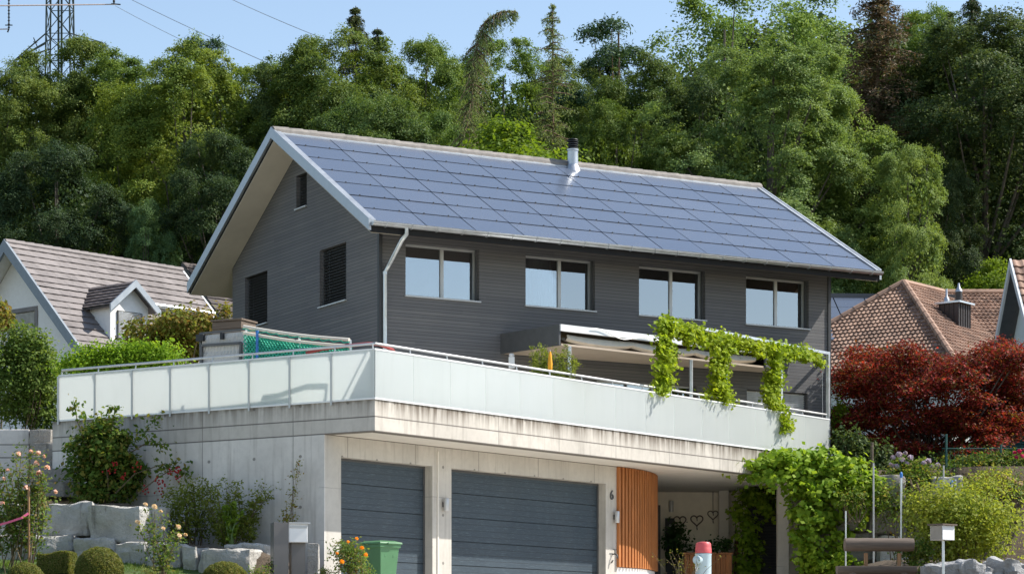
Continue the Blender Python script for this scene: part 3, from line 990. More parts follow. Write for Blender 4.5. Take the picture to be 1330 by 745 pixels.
# snow guard clips on the horizontal joints
cl = MB()
for r in range(1, NR):
    for k in range(NC * 2):
        xa = x0 + .16 + (k + .5) * ux / 2; va = -OE + r * vlen / NR
        cl.box(xa - .012, xa + .012, va - .014, va + .004, roof_z(va) - .01, roof_z(va) + .022)
cl.build('panel_clip', M['black'], house)
# ridge caps
rg = MB()
for i in range(38):
    a = x0 + i * (x1 - x0) / 38; b = a + (x1 - x0) / 38 + .04
    pts0 = [(a, yR + .19 * math.cos(t), RZ - .10 + .17 * math.sin(t)) for t in np.linspace(0, math.pi, 8)]
    pts1 = [(b, yR + .205 * math.cos(t), RZ - .10 + .185 * math.sin(t)) for t in np.linspace(0, math.pi, 8)]
    rg.add(pts0 + pts1, [(j, j + 1, 9 + j, 8 + j) for j in range(7)] + [tuple(range(8)), tuple(range(8, 16))])
rg.build('ridge_cap', M['ridge'], house)
rb = MB()
rb.slab([pr(x0 + .1, yR - .235, .012), pr(x1 - .1, yR - .235, .012), pr(x1 - .1, yR - .12, .03), pr(x0 + .1, yR - .12, .03)], (0, 0, -.05))
rb.build('ridge_flashing', M['verge'], house)
# gutter (half round, hollow) with brackets, and downpipe
gu = MB(); gr = .085; gy = -OE - .085; gz = EZ - .045
n = 12
outer = [(gy + gr * math.cos(t), gz + gr * math.sin(t)) for t in np.linspace(math.pi, 2 * math.pi, n)]
inner = [(gy + (gr - .008) * math.cos(t), gz + (gr - .008) * math.sin(t)) for t in np.linspace(2 * math.pi, math.pi, n)]
prof = [(gy - gr - .014, gz + .01)] + outer + inner
vs = [(x, y, z) for x in (x0 + .02, x1 - .02) for y, z in prof]; q = len(prof)
gu.add(vs, [(i, (i + 1) % q, q + (i + 1) % q, q + i) for i in range(q)])
for x in (x0 + .02, x1 - .02): gu.poly([(x, y, z) for y, z in outer])
gutter = gu.build('gutter', M['zinc'], house)
gb = MB()
for i in range(22):
    x = x0 + .35 + i * (x1 - x0 - .7) / 21
    a = [(x, gy + (gr + .004) * math.cos(t), gz + (gr + .004) * math.sin(t)) for t in np.linspace(math.pi, 2 * math.pi, 7)]
    gb = MB()
    for p, s in zip(a, a[1:]): gb.bar(p, s, .03, .006, up=(1, 0, 0))
    gb.build('gutter_bracket', M['zinc_bright'], gutter)
dp = MB()
du = HF.u_at(500, -.07)
gx = HF.u_at(528, gy)
dp.tube([(gx, gy, gz - .05), (gx, gy, gz - .20), (gx - .06, gy + .10, gz - .32), (du + .06, -.16, gz - .74), (du, -.07, gz - .90), (du, -.07, 7.4), (du, -.07, 4.8)], .048, 10)
for z in (8.9, 7.2, 5.6): dp.lathe([(.056, -.03), (.056, .03)], (du, -.07, z), 10)
dp.build('downpipe', M['zinc_bright'], house, smooth=True)
# flue
fv = yR - .26
fu = HF.u_at(744, fv)
fz = roof_z(fv)
f = MB(); f.lathe([(.21, -.12), (.16, .03), (.138, .06), (.135, .1), (.135, .42), (.15, .43), (.15, .47), (.135, .48)], (fu, fv, fz), 24)
flue = f.build('flue', M['zinc'], house, smooth=True)
f = MB()
for k in range(4): f.lathe([(.09, .48 + k * .055), (.14, .495 + k * .055), (.14, .507 + k * .055), (.09, .527 + k * .055)], (fu, fv, fz), 24)
f.lathe([(.14, .705), (.135, .72), (.05, .74)], (fu, fv, fz), 24)
f.build('cowl', M['dark'], flue, smooth=True)

# ------------------------------------------------------------------ canopy over the terrace door
cz1, cz0 = 7.74, 7.27
cp = [HF.local(-.25, 57.36), HF.local(1.08, 55.8), HF.local(6.15, 60.05), HF.local(6.9, 61.35)]
cp = [(cp[0][0], -.003), cp[1], cp[2], (cp[3][0], -.003)]
cw = [Vector(HF.world(*p)) for p in cp]
can = empty('terrace_canopy', (cw[1].x, cw[1].y, FLOOR), 0, 'flat grey terrace canopy with beige ceiling fixed to the dark house', 'canopy')
def cxy(p): return (p.x - cw[1].x, p.y - cw[1].y)
def cl_(p, z): return (p.x - cw[1].x, p.y - cw[1].y, z - FLOOR)
ctr = sum((p for p in cw), Vector((0, 0))) / 4
b = MB(); b.prism([cxy(ctr + (p - ctr) * .985) for p in cw], cz0 + .005 - FLOOR, cz0 + .05 - FLOOR); b.build('ceiling_board', M['beige'], can)
b = MB(); e_c = (cw[2] - cw[1]).normalized(); n_c = Vector((-e_c.y, e_c.x)); b.bar(cl_(cw[1] + n_c * .55 + e_c * .3, (cz0 + cz1) / 2), cl_(cw[2] + n_c * .55 - e_c * .3, (cz0 + cz1) / 2), .03, cz1 - cz0 - .16); b.build('inner_board', M['beige'], can)
b = MB(); b.prism([cxy(ctr + (p - ctr) * .99) for p in cw], cz1 - .08 - FLOOR, cz1 - .02 - FLOOR); b.build('roof', M['zinc'], can)
b = MB(); b.bar(cl_(cw[0], (cz0 + cz1) / 2), cl_(cw[1], (cz0 + cz1) / 2), .05, cz1 - cz0); b.build('side_fascia', M['anthr'], can)
b = MB(); b.bar(cl_(cw[1], cz1 - .07), cl_(cw[2], cz1 - .07), .08, .15); b.build('front_beam', M['white_metal'], can)
b = MB(); b.bar(cl_(cw[2], (cz0 + cz1) / 2), cl_(cw[3], (cz0 + cz1) / 2), .05, cz1 - cz0); b.build('end_fascia', M['anthr'], can)
b = MB(); p = cw[1] + (cw[2] - cw[1]) * .03 + (ctr - cw[1]) * .03; b.tube([cl_(p, FLOOR), cl_(p, cz0 + .004)], .045, 10)
b.build('post', M['zinc_bright'], can, smooth=True)
b = MB(); p = cw[1] + (cw[2] - cw[1]) * .60 + (ctr - cw[1]) * .05; b.tube([cl_(p, FLOOR), cl_(p, cz0 + .004)], .045, 10)
b.build('post', M['zinc_bright'], can, smooth=True)
# awning cloth gathered under the front beam
e = (cw[2] - cw[1]).normalized(); nin = Vector((-e.y, e.x)); Lf = (cw[2] - cw[1]).length
rows = []
for i in range(61):
    s = .30 + (Lf - .5) * i / 60
    sag = .10 * abs(math.sin(math.pi * i / 20)) ** .7
    rows.append([(cw[1] + e * s + nin * dn, cz1 - .19 - z0_ - sag * ss) for dn, z0_, ss in ((.10, 0, .25), (.08, .08, .8), (.14, .13, 1), (.28, .11, 1), (.36, .02, .4))])
b = MB(); b.add([cl_(p, z) for row in rows for p, z in row], [(i * 5 + j, i * 5 + j + 1, (i + 1) * 5 + j + 1, (i + 1) * 5 + j) for i in range(60) for j in range(4)])
cloth = b.build('awning_cloth', M['canvas'], can, smooth=True, recalc=False)
so_ = cloth.modifiers.new('thickness', 'SOLIDIFY'); so_.thickness = .012
b = MB(); pts = [cl_(cw[1] + e * (.9 + .1 * i) + nin * .0 + Vector((0, 0)), cz1 - .02 + .05 * math.sin(i * .5) - .12 * math.sin(math.pi * i / 24)) for i in range(25)]
pts = [(x - nin.x * .07, y - nin.y * .07, z) for x, y, z in pts]
b.tube(pts, .008, 5); b.build('cord', M['steel'], can)

# ------------------------------------------------------------------ garage block with terrace slab
gar = empty('concrete_garage', (*TF.o, 0), TF.rz, 'weathered concrete garage block with two dark doors carrying the terrace', 'garage')
A = (.106, -1.196); B = (17.0, -1.196)
lv = Vector((-.0932, .996)).normalized(); LE = (A[0] + lv.x * 8.25, A[1] + lv.y * 8.25)
poly = [A, B, (17.36, .54), (18.3, 2.41), (19.15, 3.95), (13, 10), (2.0, 9.0), LE]
inset = lambda p: p
s = MB(); s.prism([(A[0] + .05, A[1] + .05), (B[0], B[1] + .05)] + poly[2:7] + [(LE[0] + .05, LE[1])], 4.5, FLOOR); s.build('terrace_slab', M['soffit_c'], gar)
s = MB(); s.prism([A, B, (B[0], B[1] + .26), (A[0] + .24, A[1] + .26)], 4.497, 5.105); s.build('front_fascia', M['fascia'], gar)
gc = (A[0] + lv.x * 1.2, A[1] + lv.y * 1.2)
s = MB(); s.prism([A, (A[0] + .24, A[1] + .262), (LE[0] + .25, LE[1]), LE], 4.499, 5.103)
s.build('side_fascia', M['fascia_side'], gar)
s = MB(); s.prism([gc, (gc[0] + .3, gc[1] + .012), (LE[0] + .25, LE[1]), LE], 1.2, 4.497)
s.build('side_wall', M['conc'], gar)
# front wall
d1 = (TF.u_at(443), TF.u_at(561.7)); d2 = (TF.u_at(586.3), TF.u_at(786.8))
GE = TF.u_at(803)
w = MB(); fl = lambda a, d, z: (a, d, z)
tp = lambda a: 4.498
wall_open(w, gc[0] + .002, GE, 1.3, tp, [(d1[0], d1[1], 1.3, 4.09), (d2[0], d2[1], 1.3, 4.09)], fl, .34)
w.poly([(GE, 0, 1.3), (GE, .34, 1.3), (GE, .34, 4.498), (GE, 0, 4.498)])
w.build('front_wall', M['conc_lit'], gar, recalc=False)
w = MB(); px_ = TF.u_at(567.5)
w.box(px_, px_ + .035, -.022, .0, 1.6, 4.4); w.build('cover_strip', M['soffit_c'], gar)
for a, b_, nm in ((d1[0], d1[1], 5), (d2[0], d2[1], 5)):
    g = MB(); hgt = (4.10 - 1.62) / nm
    for i in range(nm):
        z0 = 1.62 + i * hgt
        g.box(a + .004, b_ - .004, .21, .26, z0 + .006, z0 + hgt - .006)
    g.box(a, b_, .25, .28, 1.5, 4.12)
    g.build('garage_door', M['door'], gar)
    g = MB(); g.box(a, a + .05, .195, .26, 1.6, 4.09); g.box(b_ - .05, b_, .195, .26, 1.6, 4.09); g.box(a + .05, b_ - .05, .195, .26, 4.04, 4.09)
    g.build('door_frame', M['anthr'], gar)
# rear of the garage and entrance recess
w = MB()
w.box(.3, GE - .02, 4.5, 4.7, 1.3, 4.49); w.box(GE - .34, GE - .002, .342, 4.5, 1.3, 4.49)
w.build('inner_wall', M['render'], gar)
bw = Frame((3.25, 63.3), (1, .0))
ent = []
def tl(x, y): return TF.local(x, y)
w = MB()
w.prism([tl(2.2, 63.3), tl(5.78, 63.3), tl(5.78, 63.55), tl(2.2, 63.55)], 1.5, 4.49)
w.build('entrance_wall', M['render_cream'], gar)
w = MB(); w.prism([tl(5.78, 63.3), tl(7.9, 63.2), tl(7.9, 63.5), tl(5.78, 63.55)], 1.5, 4.49); w.build('basement_wall', M['render_cream'], gar)
w = MB(); w.prism([tl(5.27, 62.8), tl(5.52, 62.8), tl(5.52, 63.05), tl(5.27, 63.05)], 1.5, 4.495); w.build('column', M['soffit_c'], gar, bevel=.01)
x_, y_ = (1016.5 - CX) / FPX * 60.0, 60.0
w = MB(); w.prism([tl(x_ - .14, y_ - .14), tl(x_ + .14, y_ - .14), tl(x_ + .14, y_ + .14), tl(x_ - .14, y_ + .14)], 1.5, 4.495); w.build('column', M['conc_lit'], gar, bevel=.01)
w = MB(); w.prism([tl(3.66, 63.2), tl(3.80, 63.2), tl(3.80, 63.29), tl(3.66, 63.29)], 1.5, 4.15)
w.prism([tl(2.7, 63.2), tl(3.66, 63.2), tl(3.66, 63.29), tl(2.7, 63.29)], 4.05, 4.15); w.build('entrance_door_frame', M['anthr'], gar)
w = MB(); w.prism([tl(2.7, 63.22), tl(3.658, 63.22), tl(3.658, 63.28), tl(2.7, 63.28)], 1.5, 4.05); w.build('entrance_door', M['anthr'], gar)
w = MB()
for k in range(34):
    z = 1.7 + k * .075
    w.prism([tl(6.02, 63.0), tl(6.9, 62.95), tl(6.9, 63.03), tl(6.02, 63.08)], z, z + .045)
w.prism([tl(6.02, 63.10), tl(6.9, 63.05), tl(6.9, 63.15), tl(6.02, 63.2)], 1.6, 4.3)
w.build('louvre_panel', plain('blue black louvres', (.022, .027, .04), .5), gar)
s = MB(); s.prism([tl(2.0, 58.0), tl(7.0, 58.0), tl(7.6, 63.4), tl(2.0, 63.4)], 1.60, 1.76); s.build('entrance_floor', M['soffit_c'], gar)
# house number
def text_mesh(body, size, ext):
    cu = bpy.data.curves.new('number', 'FONT'); cu.body = body; cu.size = size; cu.extrude = ext; cu.align_x = 'CENTER'
    ob = bpy.data.objects.new('number', cu); COL.objects.link(ob)
    dg = bpy.context.evaluated_depsgraph_get(); me = bpy.data.meshes.new_from_object(ob.evaluated_get(dg))
    bpy.data.objects.remove(ob); return me
nu = TF.u_at(794)
no = link('house_number', text_mesh('6', .30, .012), M['anthr'], gar, (nu, -.014, TF.z_at(648, nu, 0)))
no.rotation_euler = (R(90), 0, 0)
for px, py in ((575.5, 655), (797.5, 671)):
    u = TF.u_at(px); z = TF.z_at(py, u, 0)
    lt = empty('wall_lamp', (*TF.world(u, -.002), z), TF.rz, 'small grey cylinder wall lamp between the garage doors' if px < 600 else 'small grey cylinder wall lamp below the number 6', 'wall lamp', 'cylinder lamps on the garage front')
    g = MB(); g.lathe([(.05, -.13), (.055, -.12), (.055, .12), (.05, .13)], (0, -.085, 0), 16); g.build('lamp_body', M['steel'], lt, smooth=True)
    g = MB(); g.box(-.03, .03, -.032, 0, -.05, .05); g.build('bracket', M['anthr'], lt)
u = TF.u_at(795.5)
tap = MB(); z = TF.z_at(719, u, 0)
tap.tube([(0, 0, 0), (0, -.10, 0), (0, -.13, -.03), (0, -.14, -.10)], .016, 8); tap.tube([(0, -.06, 0), (0, -.06, .10)], .01, 6); tap.bar((-.06, -.06, .10), (.06, -.06, .10), .016)
tap.tube([(-.02, -.004, -.16), (-.05, -.05, -.14), (-.09, -.04, -.2)], .012, 6)
to = tap.build('garden_tap', M['dark'], None, smooth=True); to.location = (*TF.world(u, -.001), z); to.rotation_euler = (0, 0, TF.rz)
tag(to, 'small dark tap on the concrete pillar beside the slatted screen', 'tap')

# ------------------------------------------------------------------ curved slatted screen
sc_pts = []
P0 = Vector(((802 - CX) / FPX * 55.36, 55.36)); P2 = Vector(((850.5 - CX) / FPX * 57.95, 57.95))
P1 = P0 + Vector((.613, .79)) * 1.35 + Vector((.79, -.613)) * .02
def bez(t): return P0 * (1 - t) ** 2 + P1 * 2 * t * (1 - t) + P2 * t * t
scr = empty('slatted_screen', (*P0, 2.25), 0, 'curved screen of upright orange brown wooden slats beside the garage', 'screen')
g = MB(); NS = 21
zt_, zb_ = 4.485, 2.27
for i in range(NS):
    t = i / (NS - 1); p = bez(t) - P0; d = (bez(min(1, t + .02)) - bez(max(0, t - .02))).normalized(); nn = Vector((d.y, -d.x))
    a = p - d * .035; b_ = p + d * .035
    g.prism([tuple(a + nn * .07), tuple(b_ + nn * .07), tuple(b_), tuple(a)], .0, zt_ - 2.25)
g.build('slat_panel', M['larch'], scr)
g = MB()
for z in (.02, 1.1, 2.14):
    for i in range(24):
        p = bez(i / 24) - P0; q = bez((i + 1) / 24) - P0
        g.bar((p.x, p.y, z + .03), (q.x, q.y, z + .03), .03, .06)
g.build('rail', M['larch_h'], scr)
s = MB()
for i in range(16):
    p = bez(i / 16); q = bez((i + 1) / 16); d = (q - p).normalized(); nn = Vector((-d.y, d.x))
    s.prism([tl(*p), tl(*q), tl(*(q + nn * .2)), tl(*(p + nn * .2))], 1.4, 2.24)
s.build('screen_plinth', M['render'], gar)

# ------------------------------------------------------------------ glass balustrade
bal = empty('glass_balustrade', (*TF.world(A[0], A[1]), 5.1), TF.rz, 'white satin glass balustrade with steel handrail along the terrace edge', 'balustrade')
g0, g1 = .035, .935
Lfr = B[0] - A[0]; NF = 15; NL = 8; Ll = 8.06
def strip(p, q, z0, z1, th, inn, mat_, name, e0=.0, e1=.0):
    p = Vector(p); q = Vector(q); d = (q - p).normalized(); n2 = Vector((-d.y, d.x)) * inn
    a = p + d * e0; c = q - d * e1
    m = MB(); m.prism([tuple(a), tuple(c), tuple(c + n2 * th), tuple(a + n2 * th)], z0, z1)
    return m.build(name, mat_, bal)
o0 = Vector((0, 0)); fx = Vector((1, 0)); lx = Vector(lv)
off_f = Vector((0, -.012)); off_l = Vector((-.012, 0))
for i in range(NF):
    a = fx * (Lfr * i / NF); b_ = fx * (Lfr * (i + 1) / NF)
    strip(a + off_f, b_ + off_f, g0, g1, .012, 1, M['frost'], 'glass_panel', .006, .006)
for i in range(NL):
    a = lx * (Ll * i / NL); b_ = lx * (Ll * (i + 1) / NL)
    strip(a + off_l, b_ + off_l, g0, g1, .012, -1, M['frost'], 'glass_panel', .006, .006)
for z0, z1, nm in ((g1 + .002, g1 + .032, 'top_rail'), (g0 - .034, g0 - .002, 'bottom_rail')):
    strip(Vector((-.02, -.022)), fx * (Lfr + .01) + Vector((0, -.022)), z0, z1, .035, 1, M['white_metal'], nm)
    strip(Vector((-.022, .015)), lx * Ll + Vector((-.022, 0)), z0, z1, .035, -1, M['white_metal'], nm)
for i in range(NF + 1):
    p = fx * (Lfr * i / NF + (.02 if i == 0 else 0)) + Vector((0, .05))
    m = MB(); m.bar((p.x, p.y, .0), (p.x, p.y, g1 - .04), .04, .012); m.tube([(p.x, p.y, g1 - .06), (p.x, p.y + .02, g1 + .06), (p.x, p.y + .03, g1 + .125)], .014, 7)
    m.build('post', M['alu'], bal, smooth=True)
for i in range(1, NL + 1):
    p = lx * (Ll * i / NL) + Vector((.05, 0)); 
    m = MB(); m.bar((p.x - .085, p.y, -.06), (p.x - .085, p.y, g1 + .0), .045, .014); m.tube([(p.x, p.y, g1 - .06), (p.x + .02, p.y, g1 + .06), (p.x + .03, p.y, g1 + .125)], .014, 7)
    m.bar((p.x - .05, p.y, g1 - .03), (p.x, p.y, g1 - .03), .02)
    m.build('post', M['alu'], bal, smooth=True)
m = MB(); e_ = lx * Ll
m.tube([(e_.x + .08, e_.y, g1 + .14), (.10, .08, g1 + .14), (Lfr, .08, g1 + .14)], .024, 10)
m.build('handrail', M['steel'], bal, smooth=True)
#NEXT


# ------------------------------------------------------------------ tiled roof faces
def tiled_face(name, O, U, V, vlen, lo, hi, m, parent, tw=.24, rh=.34, wave=.022, step=.03, thick=.12, sub=6):
    """real tile courses on the plane O + u*U + v*V (V runs down the slope); u between lo(v) and hi(v)"""
    U = Vector(U).normalized(); V = Vector(V).normalized(); N = U.cross(V); N = N if N.z > 0 else -N
    O = Vector(O); rows = int(math.ceil(vlen / rh)); vs = []; fs = []; uv = []
    ua = min(lo(0), lo(vlen)); ub = max(hi(0), hi(vlen)); n = int(math.ceil((ub - ua) / tw)) * sub
    prev = None; rr = random.Random(5)
    for k in range(rows):
        jit = [rr.uniform(-.006, .006) for _ in range(n // sub + 2)]
        for e, (v, hh) in enumerate(((k * rh, 0), (min(vlen, (k + 1) * rh), step))):
            row = []
            for i in range(n + 1):
                u = ua + i * tw / sub; u2 = min(max(u, lo(v)), hi(v))
                ph = (u2 - ua) / tw + (.5 if wave < .01 and k % 2 else 0)
                h = hh + wave * (math.sin(ph * 2 * math.pi) * .5 + .5) ** 1.4 + jit[min(int(ph), len(jit) - 1)] * e
                row.append(len(vs)); vs.append(O + U * u2 + V * v + N * h); uv.append((ph, k + .5))
            if prev: fs += [(prev[i], prev[i + 1], row[i + 1], row[i]) for i in range(n)]
            prev = row
    me = bpy.data.meshes.new(name); me.from_pydata([tuple(p) for p in vs], [], fs)
    ul = me.uv_layers.new(name='UVMap')
    for l in me.loops: ul.data[l.index].uv = uv[l.vertex_index]
    b = bmesh.new(); b.from_mesh(me)
    bmesh.ops.dissolve_degenerate(b, dist=1e-4, edges=b.edges); b.to_mesh(me); b.free()
    o = link(name, me, m, parent)
    q = MB(); q.slab([O + U * lo(0) - N * .01, O + U * hi(0) - N * .01, O + U * hi(vlen) + V * vlen - N * .01, O + U * lo(vlen) + V * vlen - N * .01], -N * thick)
    q.build('roof_boarding', M['anthr'], o)
    return o


# ------------------------------------------------------------------ white neighbour house (left)
YN = 80.0
NO = at(6, 313, YN)
NF_ = Frame((NO.x, NO.y), (.651, .759))
nz = NO.z
nh = empty('white_house', (*NF_.o, 0), NF_.rz, 'white gabled house with grey brown tiled roof and small dormer', 'house')
LN = 7.6; yl = 1.62; yc = 5.6; du0 = NF_.u_at(190, -1.62)
S2 = 1 / math.sqrt(2)
tiled_face('roof', (0, 0, nz), (1, 0, 0), (0, -S2, -S2), yl / S2, lambda v: 0, lambda v: LN, M['tile_g'], nh, .42, .335, .008, .04)
ucat = 4.75
tiled_face('roof', (0, -yl, nz - yl), (1, 0, 0), (0, -S2, -S2), (yc - yl) / S2, lambda v: 0, lambda v: ucat, M['tile_g'], nh, .42, .335, .008, .04)
q = MB(); q.slab([(0, 0, nz), (LN, 0, nz), (LN, 4.2, nz - 4.2), (0, 4.2, nz - 4.2)], (0, 0, -.14)); q.build('roof', M['tile_d'], nh)
q = MB()
for i in range(20):
    a = i * LN / 20; q.lathe([(.10, 0), (.12, LN / 20 + .03)], (a, 0, nz - .02), 8, 'x')
q.build('ridge_cap', M['tile_g'], nh)
q = MB()
q.slab([(-.04, 0, nz + .06), (.05, 0, nz + .06), (.05, -yc, nz - yc + .06), (-.04, -yc, nz - yc + .06)], (0, 0, -.42))
q.slab([(-.04, 0, nz + .06), (.05, 0, nz + .06), (.05, 4.2, nz - 4.2 + .06), (-.04, 4.2, nz - 4.2 + .06)], (0, 0, -.42))
q.build('verge_board', plain('blue grey verge metal', (.20, .235, .27), .5, .2), nh)
q = MB(); q.slab([(.06, 0, nz - .16), (.62, 0, nz - .16), (.62, -yc, nz - yc - .16), (.06, -yc, nz - yc - .16)], (0, 0, -.03)); q.slab([(.06, 0, nz - .16), (.62, 0, nz - .16), (.62, 4.2, nz - 4.36), (.06, 4.2, nz - 4.36)], (0, 0, -.03)); q.build('soffit', M['white_metal'], nh)
w = MB()
gmap = lambda a, d, z: (.6 + d, a, z)
wv1 = NF_.v_at(14, .6); wv0 = NF_.v_at(46, .6); wz1 = NF_.z_at(403, .6, wv0); wz0 = NF_.z_at(431, .6, wv0)
tpn = lambda a: nz - .22 - abs(a); tpn.kinks = (0.0,)
wall_open(w, -yc + .5, 4.0, 4.0, tpn, [(wv0, wv1, wz0, wz1)], gmap, .3)
fm = lambda a, d, z: (a, d, z)
w.poly([(.6, -yc + .5, 4), (ucat - .1, -yc + .5, 4), (ucat - .1, -yc + .5, nz - yc + .25), (.6, -yc + .5, nz - yc + .25)])
w.poly([(ucat - .1, -yc + .5, 4), (ucat - .1, -1.25, 4), (ucat - .1, -1.25, nz - 1.5), (ucat - .1, -yc + .5, nz - yc + .2)])
w.poly([(ucat - .1, -1.25, 4), (LN - .25, -1.25, 4), (LN - .25, -1.25, nz - 1.45), (ucat - .1, -1.25, nz - 1.45)])
w.poly([(LN - .25, -1.25, 4), (LN - .25, 4, 4), (LN - .25, 4, nz - 4.3), (LN - .25, 0, nz - .25), (LN - .25, -1.25, nz - 1.45)])
w.build('wall', M['render'], nh, recalc=False)
wo = make_window(nh, gmap, wv0, wv1, wz0, wz1, rec=.1, mullion=False, blind=('blind_w',), sill=False)
q = MB()
for a, b_, c_, d_ in ((wv0 - .12, wv1 + .12, wz1, wz1 + .14), (wv0 - .14, wv0, wz0, wz1), (wv1, wv1 + .14, wz0, wz1)):
    q.box(.57, .598, a, b_, c_, d_)
q.build('surround', plain('grey window surround', (.22, .21, .21), .8), wo)
q = MB(); q.tube([(ucat - .15, -yl - .08, nz - yl - .06), (LN, -yl - .08, nz - yl - .06)], .07, 8); q.build('gutter', M['zinc_bright'], nh, smooth=True)
q = MB(); q.slab([(LN - .02, 0, nz + .05), (LN + .06, 0, nz + .05), (LN + .06, -yl, nz - yl + .05), (LN - .02, -yl, nz - yl + .05)], (0, 0, -.25)); q.slab([(ucat - .02, -yl, nz - yl + .06), (ucat + .1, -yl, nz - yl + .06), (ucat + .1, -yc, nz - yc + .06), (ucat - .02, -yc, nz - yc + .06)], (0, 0, -.24)); q.build('verge_board', M['white_metal'], nh)
# dormer
dy = -3.35
duL = NF_.u_at(143, dy); duR = NF_.u_at(192, dy); duc = NF_.u_at(168, dy)
dzt = NF_.z_at(366, duc, dy); dze = NF_.z_at(404, duR, dy) + .02
duL, duR = duc - (duR - duL) / 2, duc + (duR - duL) / 2
dsl = (dzt - dze) / ((duR - duL) / 2 + .22)
df = MB()
dmap = lambda a, d, z: (a, dy + d, z)
dtp = lambda a: dzt - .1 - dsl * abs(a - duc); dtp.kinks = (duc,)
dz0 = nz - 3.4
wall_open(df, duL, duR, dz0 - .3, dtp, [(duc - .52, duc + .52, dz0 + .1, dze - .12)], dmap, .16)
for a in (duL, duR): df.poly([(a, dy, dz0 - .3), (a, dy, dtp(a)), (a, dy + 2.2, dtp(a)), (a, dy + 2.2, dz0 - .3)])
dorm = df.build('dormer', M['render'], nh, recalc=False)
make_window(dorm, dmap, duc - .52, duc + .52, dz0 + .1, dze - .12, rec=.06, mullion=False, blind=('blind_w',), sill=False)
for sgn in (-1, 1):
    Vd = Vector((sgn, 0, -dsl)).normalized(); wl = ((duR - duL) / 2 + .26) / abs(Vd.x)
    ridge_y = -(nz - dzt)
    ru = (dzt - 0)
    tiled_face('roof', (duc, dy - .3, dzt), (0, 1, 0), Vd, wl, lambda v: 0, lambda v, R0=ridge_y: (R0 - (dy - .3)) - v * abs(Vd.z) , M['tile_d'], dorm, .4, .2, .01, .03, .06)
    q = MB(); q.slab([(duc, dy - .34, dzt + .04), (duc + sgn * wl * abs(Vd.x), dy - .34, dzt + .04 - dsl * wl * abs(Vd.x)), (duc + sgn * wl * abs(Vd.x), dy - .28, dzt + .04 - dsl * wl * abs(Vd.x)), (duc, dy - .28, dzt + .04)], (0, 0, -.24)); q.build('verge_board', M['verge'], dorm)

# a darker house glimpsed behind the eaves
dh = empty('dark_tiled_house', (*at(286, 400, 90).xy, 0), R(45), 'dark tiled house corner glimpsed between the white house and the timber gable', 'house')
zt2 = at(286, 372, 90).z; zb2 = at(286, 417, 90).z
tiled_face('roof', (-1.5, .3, zt2 + .75), (1, 0, 0), (0, -S2, -S2), 3.6, lambda v: 0, lambda v: 4.5, M['tile_d'], dh, .4, .34, .01, .04)
q = MB(); q.box(-1.2, 2.8, -2.0, 2.0, 4.5, zt2 - 1.9); q.build('wall', M['bluewall'], dh)
q = MB(); q.tube([(-.2, -2.65, zt2 - 1.2), (3.0, -2.65, zt2 - 1.2)], .07, 8); q.tube([(.05, -2.65, zt2 - .5), (.05, -2.7, zt2 - .9), (.7, -2.2, zt2 - 1.35)], .05, 8); q.build('gutter', M['zinc_bright'], dh, smooth=True)

# ------------------------------------------------------------------ brown tiled house (right)
BA = at(1174, 368, 85.0)
BF = Frame((BA.x, BA.y), (.621, .784))
bh = empty('brown_roofed_house', (*BF.o, 0), BF.rz, 'house with brown clay tile hip roof and dark clad chimney', 'house')
pz = BA.z; tp_ = .805; ek = 4.5; rl = 2.68
cs = 1 / math.sqrt(1 + tp_ * tp_)
vl = ek / cs
# local x = ridge direction (away), local y = to the far left; the faces seen look towards -x and -y
tiled_face('roof', (0, 0, pz), (0, 1, 0), (-1, 0, -tp_), vl, lambda v: -v * cs, lambda v: v * cs, M['tile_b'], bh, .175, .235, .042, .045)
tiled_face('roof', (0, 0, pz), (1, 0, 0), (0, -1, -tp_), vl, lambda v: -v * cs, lambda v: rl + .6, M['tile_b'], bh, .175, .235, .042, .045)
tiled_face('roof', (0, 0, pz), (1, 0, 0), (0, 1, -tp_), vl, lambda v: -v * cs, lambda v: 6.0, M['tile_b'], bh, .5, .345, .03, .05)
for sx, sy in ((-1, -1), (-1, 1)):
    q = MB()
    for i in range(15):
        a = Vector((sx * ek * i / 15, sy * ek * i / 15, pz - tp_ * ek * i / 15 + .06)); b_ = Vector((sx * ek * (i + 1.1) / 15, sy * ek * (i + 1.1) / 15, pz - tp_ * ek * (i + 1.1) / 15 + .05))
        q.tube([a, b_], [.10, .125], 8)
    q.build('hip_cap', M['tile_b'], bh, smooth=True)
q = MB()
for i in range(9): q.tube([(i * rl / 9, 0, pz + .05), ((i + 1.1) * rl / 9, 0, pz + .04)], [.10, .12], 8)
q.build('ridge_cap', M['tile_b'], bh, smooth=True)
q = MB(); q.box(-ek + .7, 7, -ek + .7, ek - .7, 4.0, pz - tp_ * (ek - .7) - .18); q.build('wall', M['bluewall'], bh)
# wing
def bl(p): 
    u, v = BF.local(p.x, p.y); return Vector((u, v, p.z))
w0 = at(1222, 381, 87.6); w1 = at(1345, 381, 88.4)
a_ = bl(w0); b_ = bl(w1); U_ = (b_ - a_).normalized(); perp = Vector((U_.y, -U_.x, 0)); perp = perp if BF.world(perp.x, perp.y).y < BF.o.y + 0 else -perp
wd = Vector((0, 0, 0))
pw = BF.d * perp.x + BF.n * perp.y
if pw.y > 0: perp = -perp
Vw = (perp + Vector((0, 0, -.72))).normalized()
tiled_face('roof', a_, U_, Vw, 6.0, lambda v: -.2 + v * .12, lambda v: (b_ - a_).length, M['tile_b'], bh, .175, .235, .042, .045)
q = MB()
for i in range(14): q.tube([a_.lerp(b_, i / 14) + Vector((0, 0, .05)), a_.lerp(b_, (i + 1.1) / 14) + Vector((0, 0, .04))], [.10, .12], 8)
q.build('ridge_cap', M['tile_b'], bh, smooth=True)
